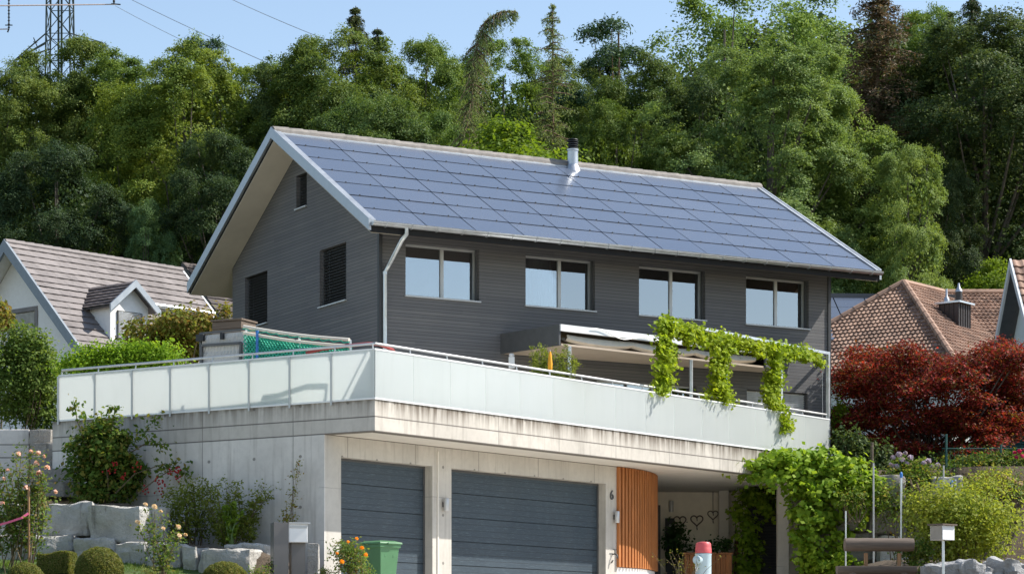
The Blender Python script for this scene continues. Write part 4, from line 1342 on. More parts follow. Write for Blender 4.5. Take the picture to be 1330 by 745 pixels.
q = MB(); q.slab([a_ - perp * .1, b_ - perp * .1, b_ - perp * 3 + Vector((0, 0, -2.2)), a_ - perp * 3 + Vector((0, 0, -2.2))], (0, 0, -.1)); q.build('roof', M['tile_d'], bh)
# chimney on the front right slope
cu_, cv_ = BF.local(*at(1240, 400, 84.2).xy); 
zr = pz + tp_ * cv_
ch = MB(); ch.box(cu_ - .42, cu_ + .42, cv_ - .36, cv_ + .36, zr - .6, zr + .56)
for i in range(6):
    x = cu_ - .42 + .84 * i / 5; ch.box(x - .012, x + .012, cv_ - .385, cv_ - .362, zr - .6, zr + .56)
for i in range(5):
    y = cv_ - .36 + .72 * i / 4; ch.box(cu_ - .445, cu_ - .422, y - .012, y + .012, zr - .6, zr + .56)
chim = ch.build('chimney', M['brownclad'], bh)
q = MB(); q.box(cu_ - .54, cu_ + .54, cv_ - .48, cv_ + .48, zr + .562, zr + .62); q.build('chimney_cap', M['zinc_bright'], chim)
q = MB(); q.lathe([(.13, 0), (.12, .36)], (cu_ - .05, cv_ - .18, zr + .62), 12); q.build('flue_pipe', M['brownclad'], chim, smooth=True)
q = MB(); q.lathe([(.13, .0), (.12, .06), (.05, .16), (.03, .3)], (cu_ - .05, cv_ - .18, zr + .98), 12); q.lathe([(.11, 0), (.10, .16), (.04, .24), (.035, .5)], (cu_ - .1, cv_ + .26, zr + .62), 12); q.build('flue_cap', M['zinc'], chim, smooth=True)
# small porch roof at the left flank
pp = at(1090, 427, 86.0)
po = empty('tiled_porch', (*pp.xy, 0), R(24), 'small brown tiled lean-to roof with dark gutter beside the timber house', 'porch')
tiled_face('roof', (-1.2, .75, pp.z + .42), (1, 0, 0), (0, -1, -.62), 1.25, lambda v: 0, lambda v: 1.55, M['tile_b'], po, .25, .3, .04, .045)
q = MB(); q.tube([(-1.2, -.35, pp.z - .26), (.42, -.35, pp.z - .26)], .06, 8); q.build('gutter', M['dark'], po, smooth=True)
q = MB(); q.box(-1.2, .12, -.1, .6, 4.6, pp.z - .1); q.build('wall', M['render'], po)
# solar roofed house farther back
sp = at(1110, 384, 87.0)
sh = empty('far_solar_house', (*sp.xy, 0), R(4), 'far house with black solar roof showing between timber house and brown roof', 'house')
for r in range(4):
    for k in range(6):
        q = MB(); q.slab([(-3.0 + k * 1.1 + .02, -.1 - r * .8, sp.z - .06 - r * .48), (-1.92 + k * 1.1, -.1 - r * .8, sp.z - .06 - r * .48), (-1.92 + k * 1.1, -.88 - r * .8, sp.z - .525 - r * .48), (-3.0 + k * 1.1 + .02, -.88 - r * .8, sp.z - .525 - r * .48)], (0, 0, -.04))
        q.build('solar_panel', M['solar'], sh)
q = MB(); q.slab([(-3.1, .1, sp.z), (3.7, .1, sp.z), (3.7, -3.5, sp.z - 2.15), (-3.1, -3.5, sp.z - 2.15)], (0, 0, -.2)); q.v = [(x, y, z - .12) for x, y, z in q.v]
q.slab([(-3.1, .1, sp.z - .1), (3.7, .1, sp.z - .1), (3.7, 3.5, sp.z - 2.2), (-3.1, 3.5, sp.z - 2.2)], (0, 0, -.2)); q.build('roof', M['dark'], sh)
q = MB(); q.box(-3.1, 3.7, -.16, .16, sp.z - .1, sp.z + .06); q.build('ridge_cap', M['anthr'], sh)
q = MB(); q.box(-2.8, 3.4, -3.2, 3.2, 5, sp.z - 2.2); q.build('wall', M['render'], sh)

# pale gable at the frame edge
EG = at(1334, 338, 72.0); ED = Vector((.03, -.999)).normalized()
g0_ = at(1308, 437, 72.0)
eh = empty('pale_gable_house', (EG.x, EG.y, 0), math.atan2(ED.y, ED.x), 'pale green gable with tiled verge cut by the right edge of the picture', 'house')
ez = EG.z; eb = 6.2
q = MB(); q.add([(-3.4, 0, 4), (3.4, 0, 4), (3.4, 0, ez - 3.9), (0, 0, ez - .3), (-3.4, 0, ez - 3.9)], [(0, 1, 2, 3, 4)]); q.box(-3.35, 3.35, .01, 5, 4, ez - 4); q.build('wall', M['bluewall'], eh)
for sg in (-1, 1):
    tiled_face('roof', (0, -.45, ez), (0, 1, 0), (sg, 0, -1.08), 5.6, lambda v: 0, lambda v: 5.5, M['tile_b'], eh, .25, .33, .03, .04)
q = MB()
for sg in (-1, 1): q.slab([(0, -.52, ez + .05), (sg * 3.8, -.52, ez - 4.05), (sg * 3.8, -.46, ez - 4.05), (0, -.46, ez + .05)], (0, 0, -.28))
q.build('verge_board', M['white_metal'], eh)
#NEXT

# ------------------------------------------------------------------ the forest on the hill
def place_tree(kind, px, top, Y, label, h=None, tint=(1, 1, 1), rot=0.0, wide=1.0, name='broadleaf_tree', group='trees of the wood behind the houses'):
    crown, trunk, mat_c, mat_b, h0 = KINDS[kind]
    p = at(px, top, Y); g = ground_z(p.x, p.y) - .2
    s = (p.z - g) / h0
    root = empty(name, (p.x, p.y, g), rot, label, 'tree', group)
    w = s * wide if h is None else h
    root.scale = (w, w, s)
    c = link('crown', crown, None, root); t = link('trunk', trunk, None, root)
    if not crown.materials: crown.materials.append(mat_c)
    if not trunk.materials: trunk.materials.append(mat_b)
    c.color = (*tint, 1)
    return root


KINDS = {}
def kind(nm, pair, mc, mb, h): KINDS[nm] = (pair[0], pair[1], L[mc], M[mb], h)
kind('beech', broad_tree(11, 18, 5.0, lobes=84, sub=21, leaf_n=116, spread=.21, lob=.25, leaf=.118), 'beech', 'bark', 18)
kind('beech2', broad_tree(12, 18, 4.6, lobes=74, sub=21, leaf_n=116, spread=.22, lob=.27, leaf=.118), 'beech', 'bark', 18)
kind('yellow', broad_tree(13, 18, 4.8, lobes=78, sub=21, leaf_n=116, spread=.20, lob=.25, leaf=.116), 'yellow', 'bark', 18)
kind('ash', broad_tree(14, 18, 5.2, lobes=96, sub=21, leaf_n=116, spread=.19, lob=.22, leaf=.112), 'ash', 'bark', 18)
kind('ash2', broad_tree(15, 14, 3.8, lobes=60, sub=21, leaf_n=116, spread=.17, lob=.26, leaf=.10), 'ash', 'bark', 14)
kind('thin', broad_tree(16, 18, 4.8, lobes=56, sub=15, leaf_n=30, spread=.30, lob=.19, leaf=.17, base=.30, inner=0), 'ash', 'bark', 18)
kind('dark', broad_tree(17, 18, 4.8, lobes=84, sub=21, leaf_n=116, spread=.22, lob=.25, leaf=.118), 'dark', 'bark', 18)
kind('bright', broad_tree(18, 8, 3.0, lobes=44, sub=24, leaf_n=34, spread=.19, lob=.28, leaf=.13), 'bright', 'bark', 8)
kind('spruce', conifer(21, 20, 3.4, whorls=52, per=9, tuft=.14, nl=26, leaf=.17, tip=.55), 'spruce', 'bark_b', 20)
kind('brownspruce', conifer(22, 20, 3.6, whorls=56, per=9, tuft=.17, nl=24, leaf=.16, gap=.1, tip=.6), 'brown', 'bark_b', 20)
kind('larch', conifer(23, 18, 2.9, r=.17, start=.22, whorls=70, per=4, droop=.25, tuft=.16, nl=15, leaf=.14, gap=.1, tip=.6), 'larch', 'bark_b', 18)
kind('bentlarch', conifer(24, 17, 2.3, r=.17, start=.2, whorls=64, per=6, droop=.55, tuft=.14, nl=17, leaf=.14, gap=.1, tip=.45, bend=1.0), 'larch', 'bark_b', 17)
kind('pine', pine_tree(25, 17, 3.4), 'pine', 'bark_b', 17)

FT = [
    # kind, px, top, Y, wide, tint, rot, label
    ('beech', -6, 76, 104, .8, (1.05, 1.05, .9), .4, 'green tree cut by the left edge of the picture, below the hanging insulator'),
    ('beech2', 90, 47, 106, .78, (.95, .98, .95), 1.9, 'broad mid green beech whose top covers the foot of the pylon'),
    ('yellow', 172, 68, 104, .85, (.72, .92, .9), .2, 'olive green tree just right of the pylon, between two taller crowns'),
    ('yellow', 236, 62, 100, .95, (.95, 1.08, .9), 2.5, 'yellowest broad crown of the wood, left of the timber gable'),
    ('pine', 257, 42, 110, .7, (1, 1, 1), .5, 'small dark pine top rising behind the yellowish crown'),
    ('yellow', 314, 76, 103, .85, (.85, 1.02, .9), 4.1, 'yellow green tree directly above the left end of the timber gable'),
    ('dark', 380, 76, 102, .74, (1.25, 1.25, 1.1), 1.0, 'dark green tree behind the peak of the timber gable'),
    ('beech', 438, 44, 100, .92, (.95, 1.0, .9), 3.2, 'tall full beech rising over the left half of the solar roof'),
    ('spruce', 462, 8, 112, .85, (1.5, 1.25, 1.0), .3, 'slim brownish spruce tip showing above the tall full beech'),
    ('spruce', 490, 36, 112, .8, (1.1, 1.1, 1.1), 1.3, 'short dark spruce tip right beside the brownish spruce tip'),
    ('beech2', 546, 52, 103, .72, (1.0, 1.1, .9), .9, 'rounded green tree with sky on both sides, left of the bent larch'),
    ('bentlarch', 592, 14, 91, .55, (1.15, 1.35, 1.3), 0.0, 'thin larch with bent drooping top pointing to the right'),
    ('yellow', 652, 52, 108, .80, (.8, 1.05, .95), 1.7, 'light green crown between the two larches'),
    ('larch', 718, 7, 93, .8, (1.1, 1.3, 1.2), .8, 'tall straight larch with sparse feathery branches'),
    ('beech2', 735, 72, 112, .72, (.9, .95, .9), 2.8, 'green crown filling the gap behind the straight larch'),
    ('pine', 800, 22, 106, .92, (1, 1, 1), 2.2, 'dark pine with layered top above the flue'),
    ('beech', 836, 74, 103, .80, (.75, .82, .75), 5.0, 'dark green tree right of the layered pine'),
    ('thin', 940, -20, 112, .95, (.95, 1, .95), 1.1, 'airy tall tree with sky showing through its crown'),
    ('dark', 912, 100, 102, .80, (1.05, 1.1, 1.05), 2.0, 'dark lower crown under the airy tall tree'),
    ('ash', 1000, 52, 94, 1.02, (1, 1, 1), .6, 'large leafy ash standing over the right half of the solar roof'),
    ('ash2', 1068, 118, 97, 1.0, (1.08, 1.08, .95), 1.5, 'sunlit ash crown hanging over the right end of the solar roof'),
    ('thin', 1050, -8, 114, .92, (1.05, 1.1, .9), 4.0, 'light crown reaching the upper edge behind the large leafy ash'),
    ('brownspruce', 1140, -22, 101, 1.35, (1, 1, 1), .9, 'tall half dry spruce with reddish brown needles'),
    ('beech2', 1206, 12, 116, .72, (1.05, 1.2, .9), .1, 'bright green crown between the half dry spruce and the darkest tree'),
    ('ash2', 1178, 186, 92, .68, (1.15, 1.1, .95), 3.4, 'small sunlit maple like tree left of the chimney of the brown roof'),  # raised tint puts sunlight into the leaf colour
    ('spruce', 1262, -12, 114, .85, (1.0, 1.0, 1.0), 2.7, 'dark spruce crown at the top behind the darkest tree'),
    ('dark', 1278, 24, 100, 1.1, (1.05, 1.05, 1.05), 1.2, 'darkest broad tree, towering over the brown tiled roof'),
    ('dark', 1350, 10, 104, .9, (1.2, 1.2, 1.1), 3.3, 'dark crown cut by the right edge of the picture'),
    ('bright', 1318, 335, 92, .9, (.95, .95, .9), .7, 'small bright green tree behind the ridge of the brown roof wing'),
    ('bright', 680, 168, 88, .95, (.85, .88, .8), 2.1, 'small bright green tree just above the ridge, left of the flue'),
    ('ash2', 590, 150, 96, .8, (.7, .8, .75), .3, 'low soft green tree around the stem of the bent larch'),
    ('beech2', 800, 130, 94, .68, (.85, .95, .8), 3.9, 'low sunlit crown right behind the flue'),
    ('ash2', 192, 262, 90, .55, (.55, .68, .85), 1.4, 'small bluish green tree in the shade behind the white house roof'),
    ('dark', 70, 190, 92, .95, (.6, .7, .85), 2.4, 'shaded tree behind the ridge end of the white house'),  # dark bluish tint puts shade into the leaf colour
    ('dark', 290, 175, 92, .85, (.7, .8, .85), .8, 'shaded tree close behind the lower left eaves of the timber house'),  # leaves tinted down here too, in place of real shade
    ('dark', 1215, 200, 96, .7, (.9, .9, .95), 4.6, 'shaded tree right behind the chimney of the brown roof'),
    ('dark', 480, 120, 93, .9, (1.3, 1.4, 1.1), 4.4, 'lower green crown close behind the middle of the left solar roof'),
]
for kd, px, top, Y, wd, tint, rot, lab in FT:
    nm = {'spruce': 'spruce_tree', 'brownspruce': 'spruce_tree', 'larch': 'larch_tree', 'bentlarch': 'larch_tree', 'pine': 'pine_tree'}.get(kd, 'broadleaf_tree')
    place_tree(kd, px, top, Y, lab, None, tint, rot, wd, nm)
# the closed mass of the wood farther up the slope
rng = np.random.default_rng(77)
PP = []; NN = []
for i in range(92):
    px = -870 + i * 34 + rng.uniform(-10, 10); Y = rng.uniform(122, 140)
    top = rng.uniform(110, 170) if px < 940 else rng.uniform(20, 90)
    q = at(px, top, Y); gz_ = ground_z(q.x, q.y)
    p, nr, lf, lc = crown_broad(rng, 5.2, 0, q.z - gz_, lobes=30, sub=18, leaf_n=22, spread=.42, lob=.3, leaf=.3)
    PP.append(p + np.array([q.x, q.y, gz_])); NN.append(nr)
tag(link('distant_woodland', leaf_mesh('distant_woodland', np.concatenate(PP), np.concatenate(NN), .34, rng), L['dark']), kind='stuff')
# undergrowth along the wood edge
PP = []; NN = []
for i in range(100):
    px = -560 + i * 25; Y = rng.uniform(88, 92)
    q = at(px, 400, Y); gz_ = ground_z(q.x, q.y)
    p, nr = blobs(rng, [(q.x, q.y, gz_ + 1.2, 2.2, 1.6, rng.uniform(1.5, 3.4))], 5, 18, .3)
    PP.append(p); NN.append(nr)
tag(link('undergrowth', leaf_mesh('undergrowth', np.concatenate(PP), np.concatenate(NN), .22, rng), L['dark']), kind='stuff')

# ------------------------------------------------------------------ pylon and power lines
PY = 190.0
def pz_(x, y): return at(x, y, PY)
pc = at(78, 60, PY)
py_ = empty('lattice_pylon', (pc.x, pc.y, ground_z(pc.x, pc.y)), 0, 'green grey lattice power pylon rising behind the wood', 'pylon')
gz_ = ground_z(pc.x, pc.y)
m = MB(); hw = lambda z: .92 - .012 * (z - (pc.z - gz_)) + (.04 * max(0, (pc.z - gz_) - 6 - z))
zs_ = [0, 5, 10, 15, 19, 22] ; zt_p = pc.z - gz_
levels = [z for z in np.arange(0, zt_p - 1, 4.2)] + [zt_p - .9, zt_p + .75, zt_p + 2.95, zt_p + 5.2, zt_p + 7.6]
for sx in (-1, 1):
    for sy in (-1, 1):
        for a, b_ in zip(levels, levels[1:]): m.bar((sx * hw(a), sy * hw(a), a), (sx * hw(b_), sy * hw(b_), b_), .11)
m.build('leg', M['pylon'], py_)
m = MB()
for a, b_ in zip(levels, levels[1:]):
    for k in range(4):
        c0 = [(-1, -1), (1, -1), (1, 1), (-1, 1)][k]; c1 = [(1, -1), (1, 1), (-1, 1), (-1, -1)][k]
        m.bar((c0[0] * hw(a), c0[1] * hw(a), a), (c1[0] * hw(b_), c1[1] * hw(b_), b_), .055)
        m.bar((c1[0] * hw(a), c1[1] * hw(a), a), (c0[0] * hw(b_), c0[1] * hw(b_), b_), .055)
        m.bar((c0[0] * hw(b_), c0[1] * hw(b_), b_), (c1[0] * hw(b_), c1[1] * hw(b_), b_), .05)
m.build('brace', M['pylon'], py_)
m = MB(); m.bar((-.12, 0, 0), (-.12, 0, zt_p + 8), .14); m.bar((.12, 0, 0), (.12, 0, zt_p + 8), .14); m.build('centre_post', M['pylon'], py_)
for sx, ex, ez_ in ((-1, -3.5, zt_p - 1.1), (1, 3.3, zt_p + .25)):
    m = MB(); za = zt_p + .75
    for sy in (-1, 1):
        m.bar((sx * hw(za), sy * hw(za), za), (ex, 0, ez_), .08); m.bar((sx * hw(za), sy * hw(za), za - .75), (ex, 0, ez_), .10)
        m.bar((sx * 1.9, sy * .7, za - .3), (sx * 1.9, -sy * .7, za - .6), .06)
    m.build('crossarm', M['pylon'], py_)
    m = MB(); m.lathe([(.05, 0), (.09, -.2), (.05, -.4), (.09, -.6), (.05, -.8)], (ex, 0, ez_), 6); m.build('insulator', M['dark'], py_)
zq = pz_(78, -31).z - gz_
for sx in (-1, 1):
    m = MB()
    for sy in (-1, 1):
        m.bar((sx * hw(zq), sy * hw(zq), zq + .5), (sx * 4.2, 0, zq), .10); m.bar((sx * hw(zq), sy * hw(zq), zq - .3), (sx * 4.2, 0, zq), .08)
    m.build('crossarm', M['pylon'], py_)
m = MB()
hp = pz_(11.5, -30); lo_ = pz_(11.5, 38)
m.tube([hp, lo_], .055, 6)
for k in range(9): m.lathe([(.05, -.05), (.11, 0), (.05, .05)], hp.lerp(lo_, .45 + k * .065), 8)
m.bar(lo_ + Vector((-.28, 0, .3)), lo_ + Vector((.28, 0, .3)), .07)
m.tube([lo_, lo_ + Vector((-.1, 0, -.25))], .06, 6)
tag(m.build('hanging_insulator', M['dark']), 'dark insulator string hanging at the upper left corner', 'insulator')
WIRES = [
    ('pale cable running level across the pylon near the upper edge', 'wire_r', (-900, 12, 186), (152, 6, 186), .05, .1),
    ('pale cable clamped below the hanging insulator and running behind the pylon', 'wire_r', (-900, 60, 190), (11, 38, 190), .045, .05),
    ('thin cable slanting down from the upper edge towards the yellowish crown', 'wire', (163, -4, 170), (385, 98, 150), .022, .1),
    ('thin grey cable slanting down from the clamp right of the pylon', 'wire', (150, 8, 180), (300, 82, 150), .020, .1),
    ('longer thin cable slanting down over the tall full beech', 'wire', (285, -8, 170), (450, 62, 150), .022, .1),
]
for lab, mm, a, b_, r, sag in WIRES:
    A_ = at(*a); B_ = at(*b_)
    m = MB(); m.tube([A_.lerp(B_, t) + Vector((0, 0, -sag * 4 * t * (1 - t))) for t in np.linspace(0, 1, 16)], r, 5)
    tag(m.build('power_cable', M[mm], smooth=True), lab, 'cable', 'power lines in the sky')
m = MB(); q = at(148, 0, 186); m.lathe([(.05, .5), (.10, .3), (.05, .1), (.10, -.1), (.05, -.3)], q, 8); m.bar(q + Vector((-.2, 0, -.3)), q + Vector((.5, 0, -.36)), .08)
tag(m.build('hanging_insulator', M['dark']), 'short insulator with clamp on the level cable right of the pylon', 'insulator')
#NEXT

# ------------------------------------------------------------------ stones
def rock_mesh(name, sx, sy, sz, seed, rough=.10, cuts=10, taper=.0):
    b = bmesh.new(); bmesh.ops.create_cube(b, size=1)
    bmesh.ops.subdivide_edges(b, edges=b.edges[:], cuts=cuts, use_grid_fill=True)
    for v in b.verts:
        p = Vector((v.co.x * sx, v.co.y * sy, v.co.z * sz))
        e = max(abs(v.co.x), abs(v.co.y), abs(v.co.z))
        n = mnoise.fractal(p * 1.6 + Vector((seed * 7.1, 0, 0)), 1, 2, 4) * rough + mnoise.noise(p * 6 + Vector((0, seed, 0))) * rough * .4
        # chipped edges
        k = sorted((abs(v.co.x), abs(v.co.y), abs(v.co.z)))
        chip = .04 * max(0, (k[1] - .40) / .10) * min(sx, sy, sz)
        d = Vector((v.co.x, v.co.y, v.co.z)).normalized()
        p += d * (n - chip)
        p.x *= 1 - taper * (v.co.z + .5)
        v.co = p
    me = bpy.data.meshes.new(name); b.to_mesh(me); b.free()
    for f in me.polygons: f.use_smooth = True
    try: me.set_sharp_from_angle(angle=R(16))
    except Exception: pass
    return me


def rock(name, px0, px1, py0, py1, Y, depth, label, cat, mat_, seed, rz=0.0, group=None, rough=.085):
    """stone whose front covers the given picture rectangle at distance Y"""
    a = at(px0, py1, Y); b = at(px1, py0, Y)
    sx = (b.x - a.x); sz = b.z - a.z
    o = link(name, rock_mesh(name, sx, depth, sz, seed, rough), M[mat_], None, ((a.x + b.x) / 2, Y + depth / 2, (a.z + b.z) / 2))
    o.rotation_euler = (0, 0, rz)
    return tag(o, label, cat, group)


G1 = 'quarry stone blocks of the garden wall'
rock('stone_block', 0, 56, 653, 704, 48.6, .8, 'upper wall block half hidden behind the tall rose bush', 'stone block', 'granite', 1, -.05, G1)
rock('stone_block', 56, 122, 652, 696, 48.2, .8, 'long flat upper block with fine horizontal veins, above the box hedge', 'stone block', 'granite', 2, -.1, G1)
rock('stone_block', 121, 202, 656, 706, 47.35, 1.1, 'upper end block with dark water stains and bright sunlit end face', 'stone block', 'granite', 3, -.42, G1)
rock('stone_block', -30, 39, 694, 750, 48.2, .8, 'lower wall block behind the foot of the tall rose bush', 'stone block', 'granite', 4, -.05, G1)
rock('stone_block', 36, 97, 692, 750, 47.8, .7, 'lower wall block standing right behind the small box hedge', 'stone block', 'granite', 5, -.1, G1)
rock('stone_block', 95, 153, 697, 750, 47.3, .7, 'lower wall block directly behind the large clipped box ball', 'stone block', 'granite', 6, -.12, G1)
rock('stone_block', 151, 196, 704, 752, 46.9, .7, 'lower wall block under the stained end block', 'stone block', 'granite', 7, -.2, G1)
rock('stone_block', 193, 243, 706, 755, 46.6, .7, 'lower wall block behind the peach roses', 'stone block', 'granite', 8, -.25, G1)
rock('stone_block', 243, 262, 709, 755, 46.4, .7, 'narrow wedge shaped block between two wider lower blocks', 'stone block', 'granite', 9, -.3, G1)
rock('stone_block', 262, 332, 712, 758, 46.1, .8, 'low end block of the garden wall behind the wide clipped mound', 'stone block', 'granite', 10, -.2, G1)
rock('stone_block', 298, 358, 708, 735, 46.9, .8, 'flat stone slab lying at the concrete wall behind the mailbox', 'stone block', 'granite', 11, -.3, G1)
rock('stone_block', 399, 414, 705, 752, 46.8, .3, 'upright pale granite post beside the white mailbox', 'stone block', 'granite', 12, 0, G1, .03)
G2 = 'block steps up to the terrace'
for i, (xa, xb, ya, yb, Yd, lb) in enumerate((
        (36, 106, 624, 645, 50.2, 'lowest and widest dark stone block step'), (38, 94, 606, 626, 50.9, 'second dark stone step from the bottom'),
        (38, 83, 590, 608, 51.6, 'middle dark stone step'), (38, 74, 573, 592, 52.2, 'fourth dark stone step from the bottom'),
        (38, 66, 556, 575, 52.8, 'topmost dark stone step beside the upper wall'))):
    rock('stone_step', xa, xb, ya + 1.2, yb, Yd, 1.2, lb, 'step', 'step', 20 + i, 0, G2, .03)
uw = MB(); p0 = at(-60, 557, 53.0); p1 = at(38, 557, 53.0)
uw.box(p0.x, p1.x, 53.0, 53.5, 2.6, p0.z); o = uw.build('retaining_wall', M['conc'], bevel=.02)
tag(o, 'grey concrete garden wall beside the topmost dark step', 'wall')
# right garden: rough retaining wall, boulders
k = 0
G3 = 'rough stones of the right garden wall'
RW = [(1088, 1128, 652, 690, 'block'), (1130, 1178, 662, 693, 'b'), (1100, 1140, 690, 730, 'c'), (1142, 1186, 694, 730, 'd'), (1186, 1230, 640, 690, 'e'), (1232, 1290, 650, 700, 'f'), (1213, 1250, 618, 645, 'g'), (1120, 1175, 618, 660, 'h'), (1292, 1345, 640, 700, 'i'), (1176, 1222, 690, 735, 'j'), (1060, 1098, 690, 735, 'k')]
RL = ['grey wall stone above the left end of the log bench, second course', 'grey wall stone left of the tall blue capped post, second course', 'grey wall stone seen through the left opening of the log bench', 'pale wall stone with white blotch seen through the right opening of the log bench',
      'wall stone behind the bare leaning stems', 'wall stone hidden behind the golden shrub', 'pale squared stone on top of the wall beside the second blue capped post', 'dark upper wall stone under the hydrangeas', 'wall stone behind the right part of the golden shrub', 'wall stone behind the small roofed box', 'wall stone behind the hanging grape vine']
for (a, b_, c_, d_, _), lb in zip(RW, RL):
    rock('wall_stone', a, b_, c_, d_, 58.3 + (k % 3) * .12, .8, lb, 'wall stone', 'granite_d' if k not in (3, 6) else 'granite', 40 + k, (k % 5 - 2) * .05, G3, .09); k += 1
G4 = 'grey boulders along the lower right edge'
for i, (a, b_, c_, d_, lb) in enumerate(((1208, 1246, 735, 762, 'low grey boulder behind the post of the roofed box'), (1244, 1279, 730, 765, 'largest rounded grey boulder right of the roofed box'), (1277, 1300, 735, 765, 'small grey boulder between two larger ones'), (1297, 1334, 728, 768, 'bright grey boulder at the lower right corner'))):
    rock('boulder', a, b_, c_, d_, 48.6, 1.0, lb, 'boulder', 'boulder', 60 + i, .1 * i, G4, .17)

# ------------------------------------------------------------------ plants by the left wall
def gz(px, Y):
    x = (px - CX) / FPX * Y; return Vector((x, Y, ground_z(x, Y)))

def px_shrub(name, px0, px1, py0, py1, Y, leafm, label, cat, seed, lobes=9, base=None, depth=None, **kw):
    """shrub whose leaves fill the picture rectangle at distance Y, growing from the ground there"""
    rng = random.Random(seed)
    a = at(px0, py1, Y); b = at(px1, py0, Y)
    cx = (a.x + b.x) / 2; hw_ = (b.x - a.x) / 2; hh = (b.z - a.z) / 2; dep = depth or hw_ * .9
    g = ground_z(cx, Y) if base is None else base
    ell = []
    for i in range(lobes):
        r = rng.uniform(.36, .52)
        ell.append((rng.uniform(-1, 1) * hw_ * (1 - r), rng.uniform(-1, 1) * dep * (1 - r), a.z - g + hh * r + rng.random() * 2 * hh * (1 - r), hw_ * r * 1.05, dep * r, hh * r))
    return shrub(name, (cx, Y, g), ell, leafm, label, cat, seed, **kw)

px_shrub('columnar_shrub', -30, 76, 424, 560, 55.2, 'column', 'tall bright green leafy shrub at the left picture edge beside the glass', 'shrub', 301, 14, base=4.9, dens=26, n_leaf=22, spread=.12, leaf=.085)
px_shrub('hedge', 66, 250, 448, 490, 53.9, 'hedge', 'bright yellow green hedge behind the glass, in front of the white house', 'hedge', 302, 22, base=4.9, dens=22, n_leaf=22, spread=.12, leaf=.075, depth=.5)
px_shrub('small_tree', 148, 285, 408, 472, 56.0, 'olive', 'small olive and rusty leaved tree in front of the white house', 'tree', 303, 15, base=4.9, dens=17, n_leaf=18, spread=.13, leaf=.11, stems=9, stem_r=.03)
px_shrub('small_tree', -24, 20, 384, 440, 63.0, 'olive', 'rusty yellow magnolia like tree tip at the left picture edge', 'tree', 304, 7, base=4.9, dens=17, n_leaf=16, spread=.13, leaf=.13, stems=6, stem_r=.03)
px_shrub('small_shrub', 276, 300, 385, 425, 70, 'olive', 'small pale shrub squeezed between the timber gable and the white house', 'shrub', 305, 5, base=4.9, dens=16, n_leaf=14, spread=.12, leaf=.10)

vib = px_shrub('berry_shrub', 88, 196, 535, 660, 49.7, 'viburnum', 'tall viburnum shrub with red berries leaning on the concrete side wall', 'shrub', 306, 13, dens=22, n_leaf=18, spread=.11, leaf=.105, depth=.75, stems=12, stem_r=.018)
def berries(root, spots, m, nm, n=22, s=.022, leafy=True, seed=1):
    rng = np.random.default_rng(seed)
    for i, (px, py, Y) in enumerate(spots):
        p = at(px, py, Y) - root.location
        mb = MB()
        for k in range(n):
            o_ = rng.normal(size=3) * (.05, .05, .06)
            mb.lathe([(s * .3, -s), (s, -s * .2), (s * .9, s * .5), (s * .2, s)], tuple(p + Vector(o_)), 6)
        mb.build(nm, m, root, smooth=True)
# long arching berry branches
m = MB()
for pts in ([(150, 640), (175, 615), (212, 602), (236, 612)], [(120, 600), (100, 545), (97, 523)], [(140, 590), (148, 540), (150, 527)], [(165, 590), (195, 572), (214, 580)], [(180, 640), (205, 620), (232, 604)]):
    m.tube([at(x, y, 49.3) - vib.location for x, y in pts], [.014, .012, .009, .006][:len(pts)], 5)
m.build('stem', M['twig'], vib, smooth=True)
PTS = []
for x, y in [(98, 525), (101, 532), (106, 540), (92, 575), (90, 582), (150, 529), (145, 533), (152, 540), (205, 574), (213, 579), (196, 570), (203, 549), (197, 545), (222, 605), (232, 608), (227, 600), (238, 616), (209, 612), (214, 606), (190, 560), (185, 566), (240, 620), (100, 550), (205, 600)]:
    PTS.append(np.array(at(x, y, 49.2) - vib.location))
rng = np.random.default_rng(9)
p, nr = sprays(rng, np.array(PTS), sph(rng, len(PTS)), 20, .09)
link('foliage', leaf_mesh('foliage', p, nr, .10, rng), L['viburnum'], vib)
berries(vib, [(150, 602, 49.1), (143, 612, 49.1), (160, 618, 49.1), (205, 622, 49.1), (211, 628, 49.1), (228, 616, 49.1), (222, 611, 49.1), (209, 640, 49.1), (191, 635, 49.1), (177, 607, 49.1), (233, 609, 49.0)], P['redberry'], 'berry_cluster', 7, .02)

px_shrub('low_shrub', 212, 292, 618, 706, 48.4, 'lime', 'yellowish green rounded shrub at the middle of the concrete side wall', 'shrub', 307, 10, dens=24, n_leaf=16, spread=.09, leaf=.062, depth=.6, stems=10)
# upright currant like shrub
def stem_shrub(name, loc, tips, leafm, label, cat, seed, n_leaf=26, spread=.055, leaf=.06, r=.009, base_w=.12, along=7, group=None, stem_mat='twig', from_=.35):
    rng = np.random.default_rng(seed)
    root = empty(name, loc, 0, label, cat, group); mb = MB(); C = []
    for tp in tips:
        tp = Vector(tp); b_ = Vector((rng.normal() * base_w, rng.normal() * base_w, -.12)); mid = b_.lerp(tp, .5) + Vector((0, 0, .08)) + Vector(rng.normal(size=3) * .04)
        mb.tube([b_, mid, tp], [r, r * .8, r * .45], 5, cap=False)
        for t in np.linspace(from_, 1.0, along):
            q = b_ * (1 - t) ** 2 + (mid * 2 - (b_ + tp) * .5) * 2 * t * (1 - t) + tp * t * t
            C.append(np.array(q) + rng.normal(size=3) * .03)
    mb.build('stem', M[stem_mat], root, smooth=True)
    C = np.array(C); p, nr = sprays(rng, C, sph(rng, len(C)) * .5, n_leaf, spread, .7)
    link('foliage', leaf_mesh('foliage', p, nr, leaf, rng), L[leafm], root)
    return root

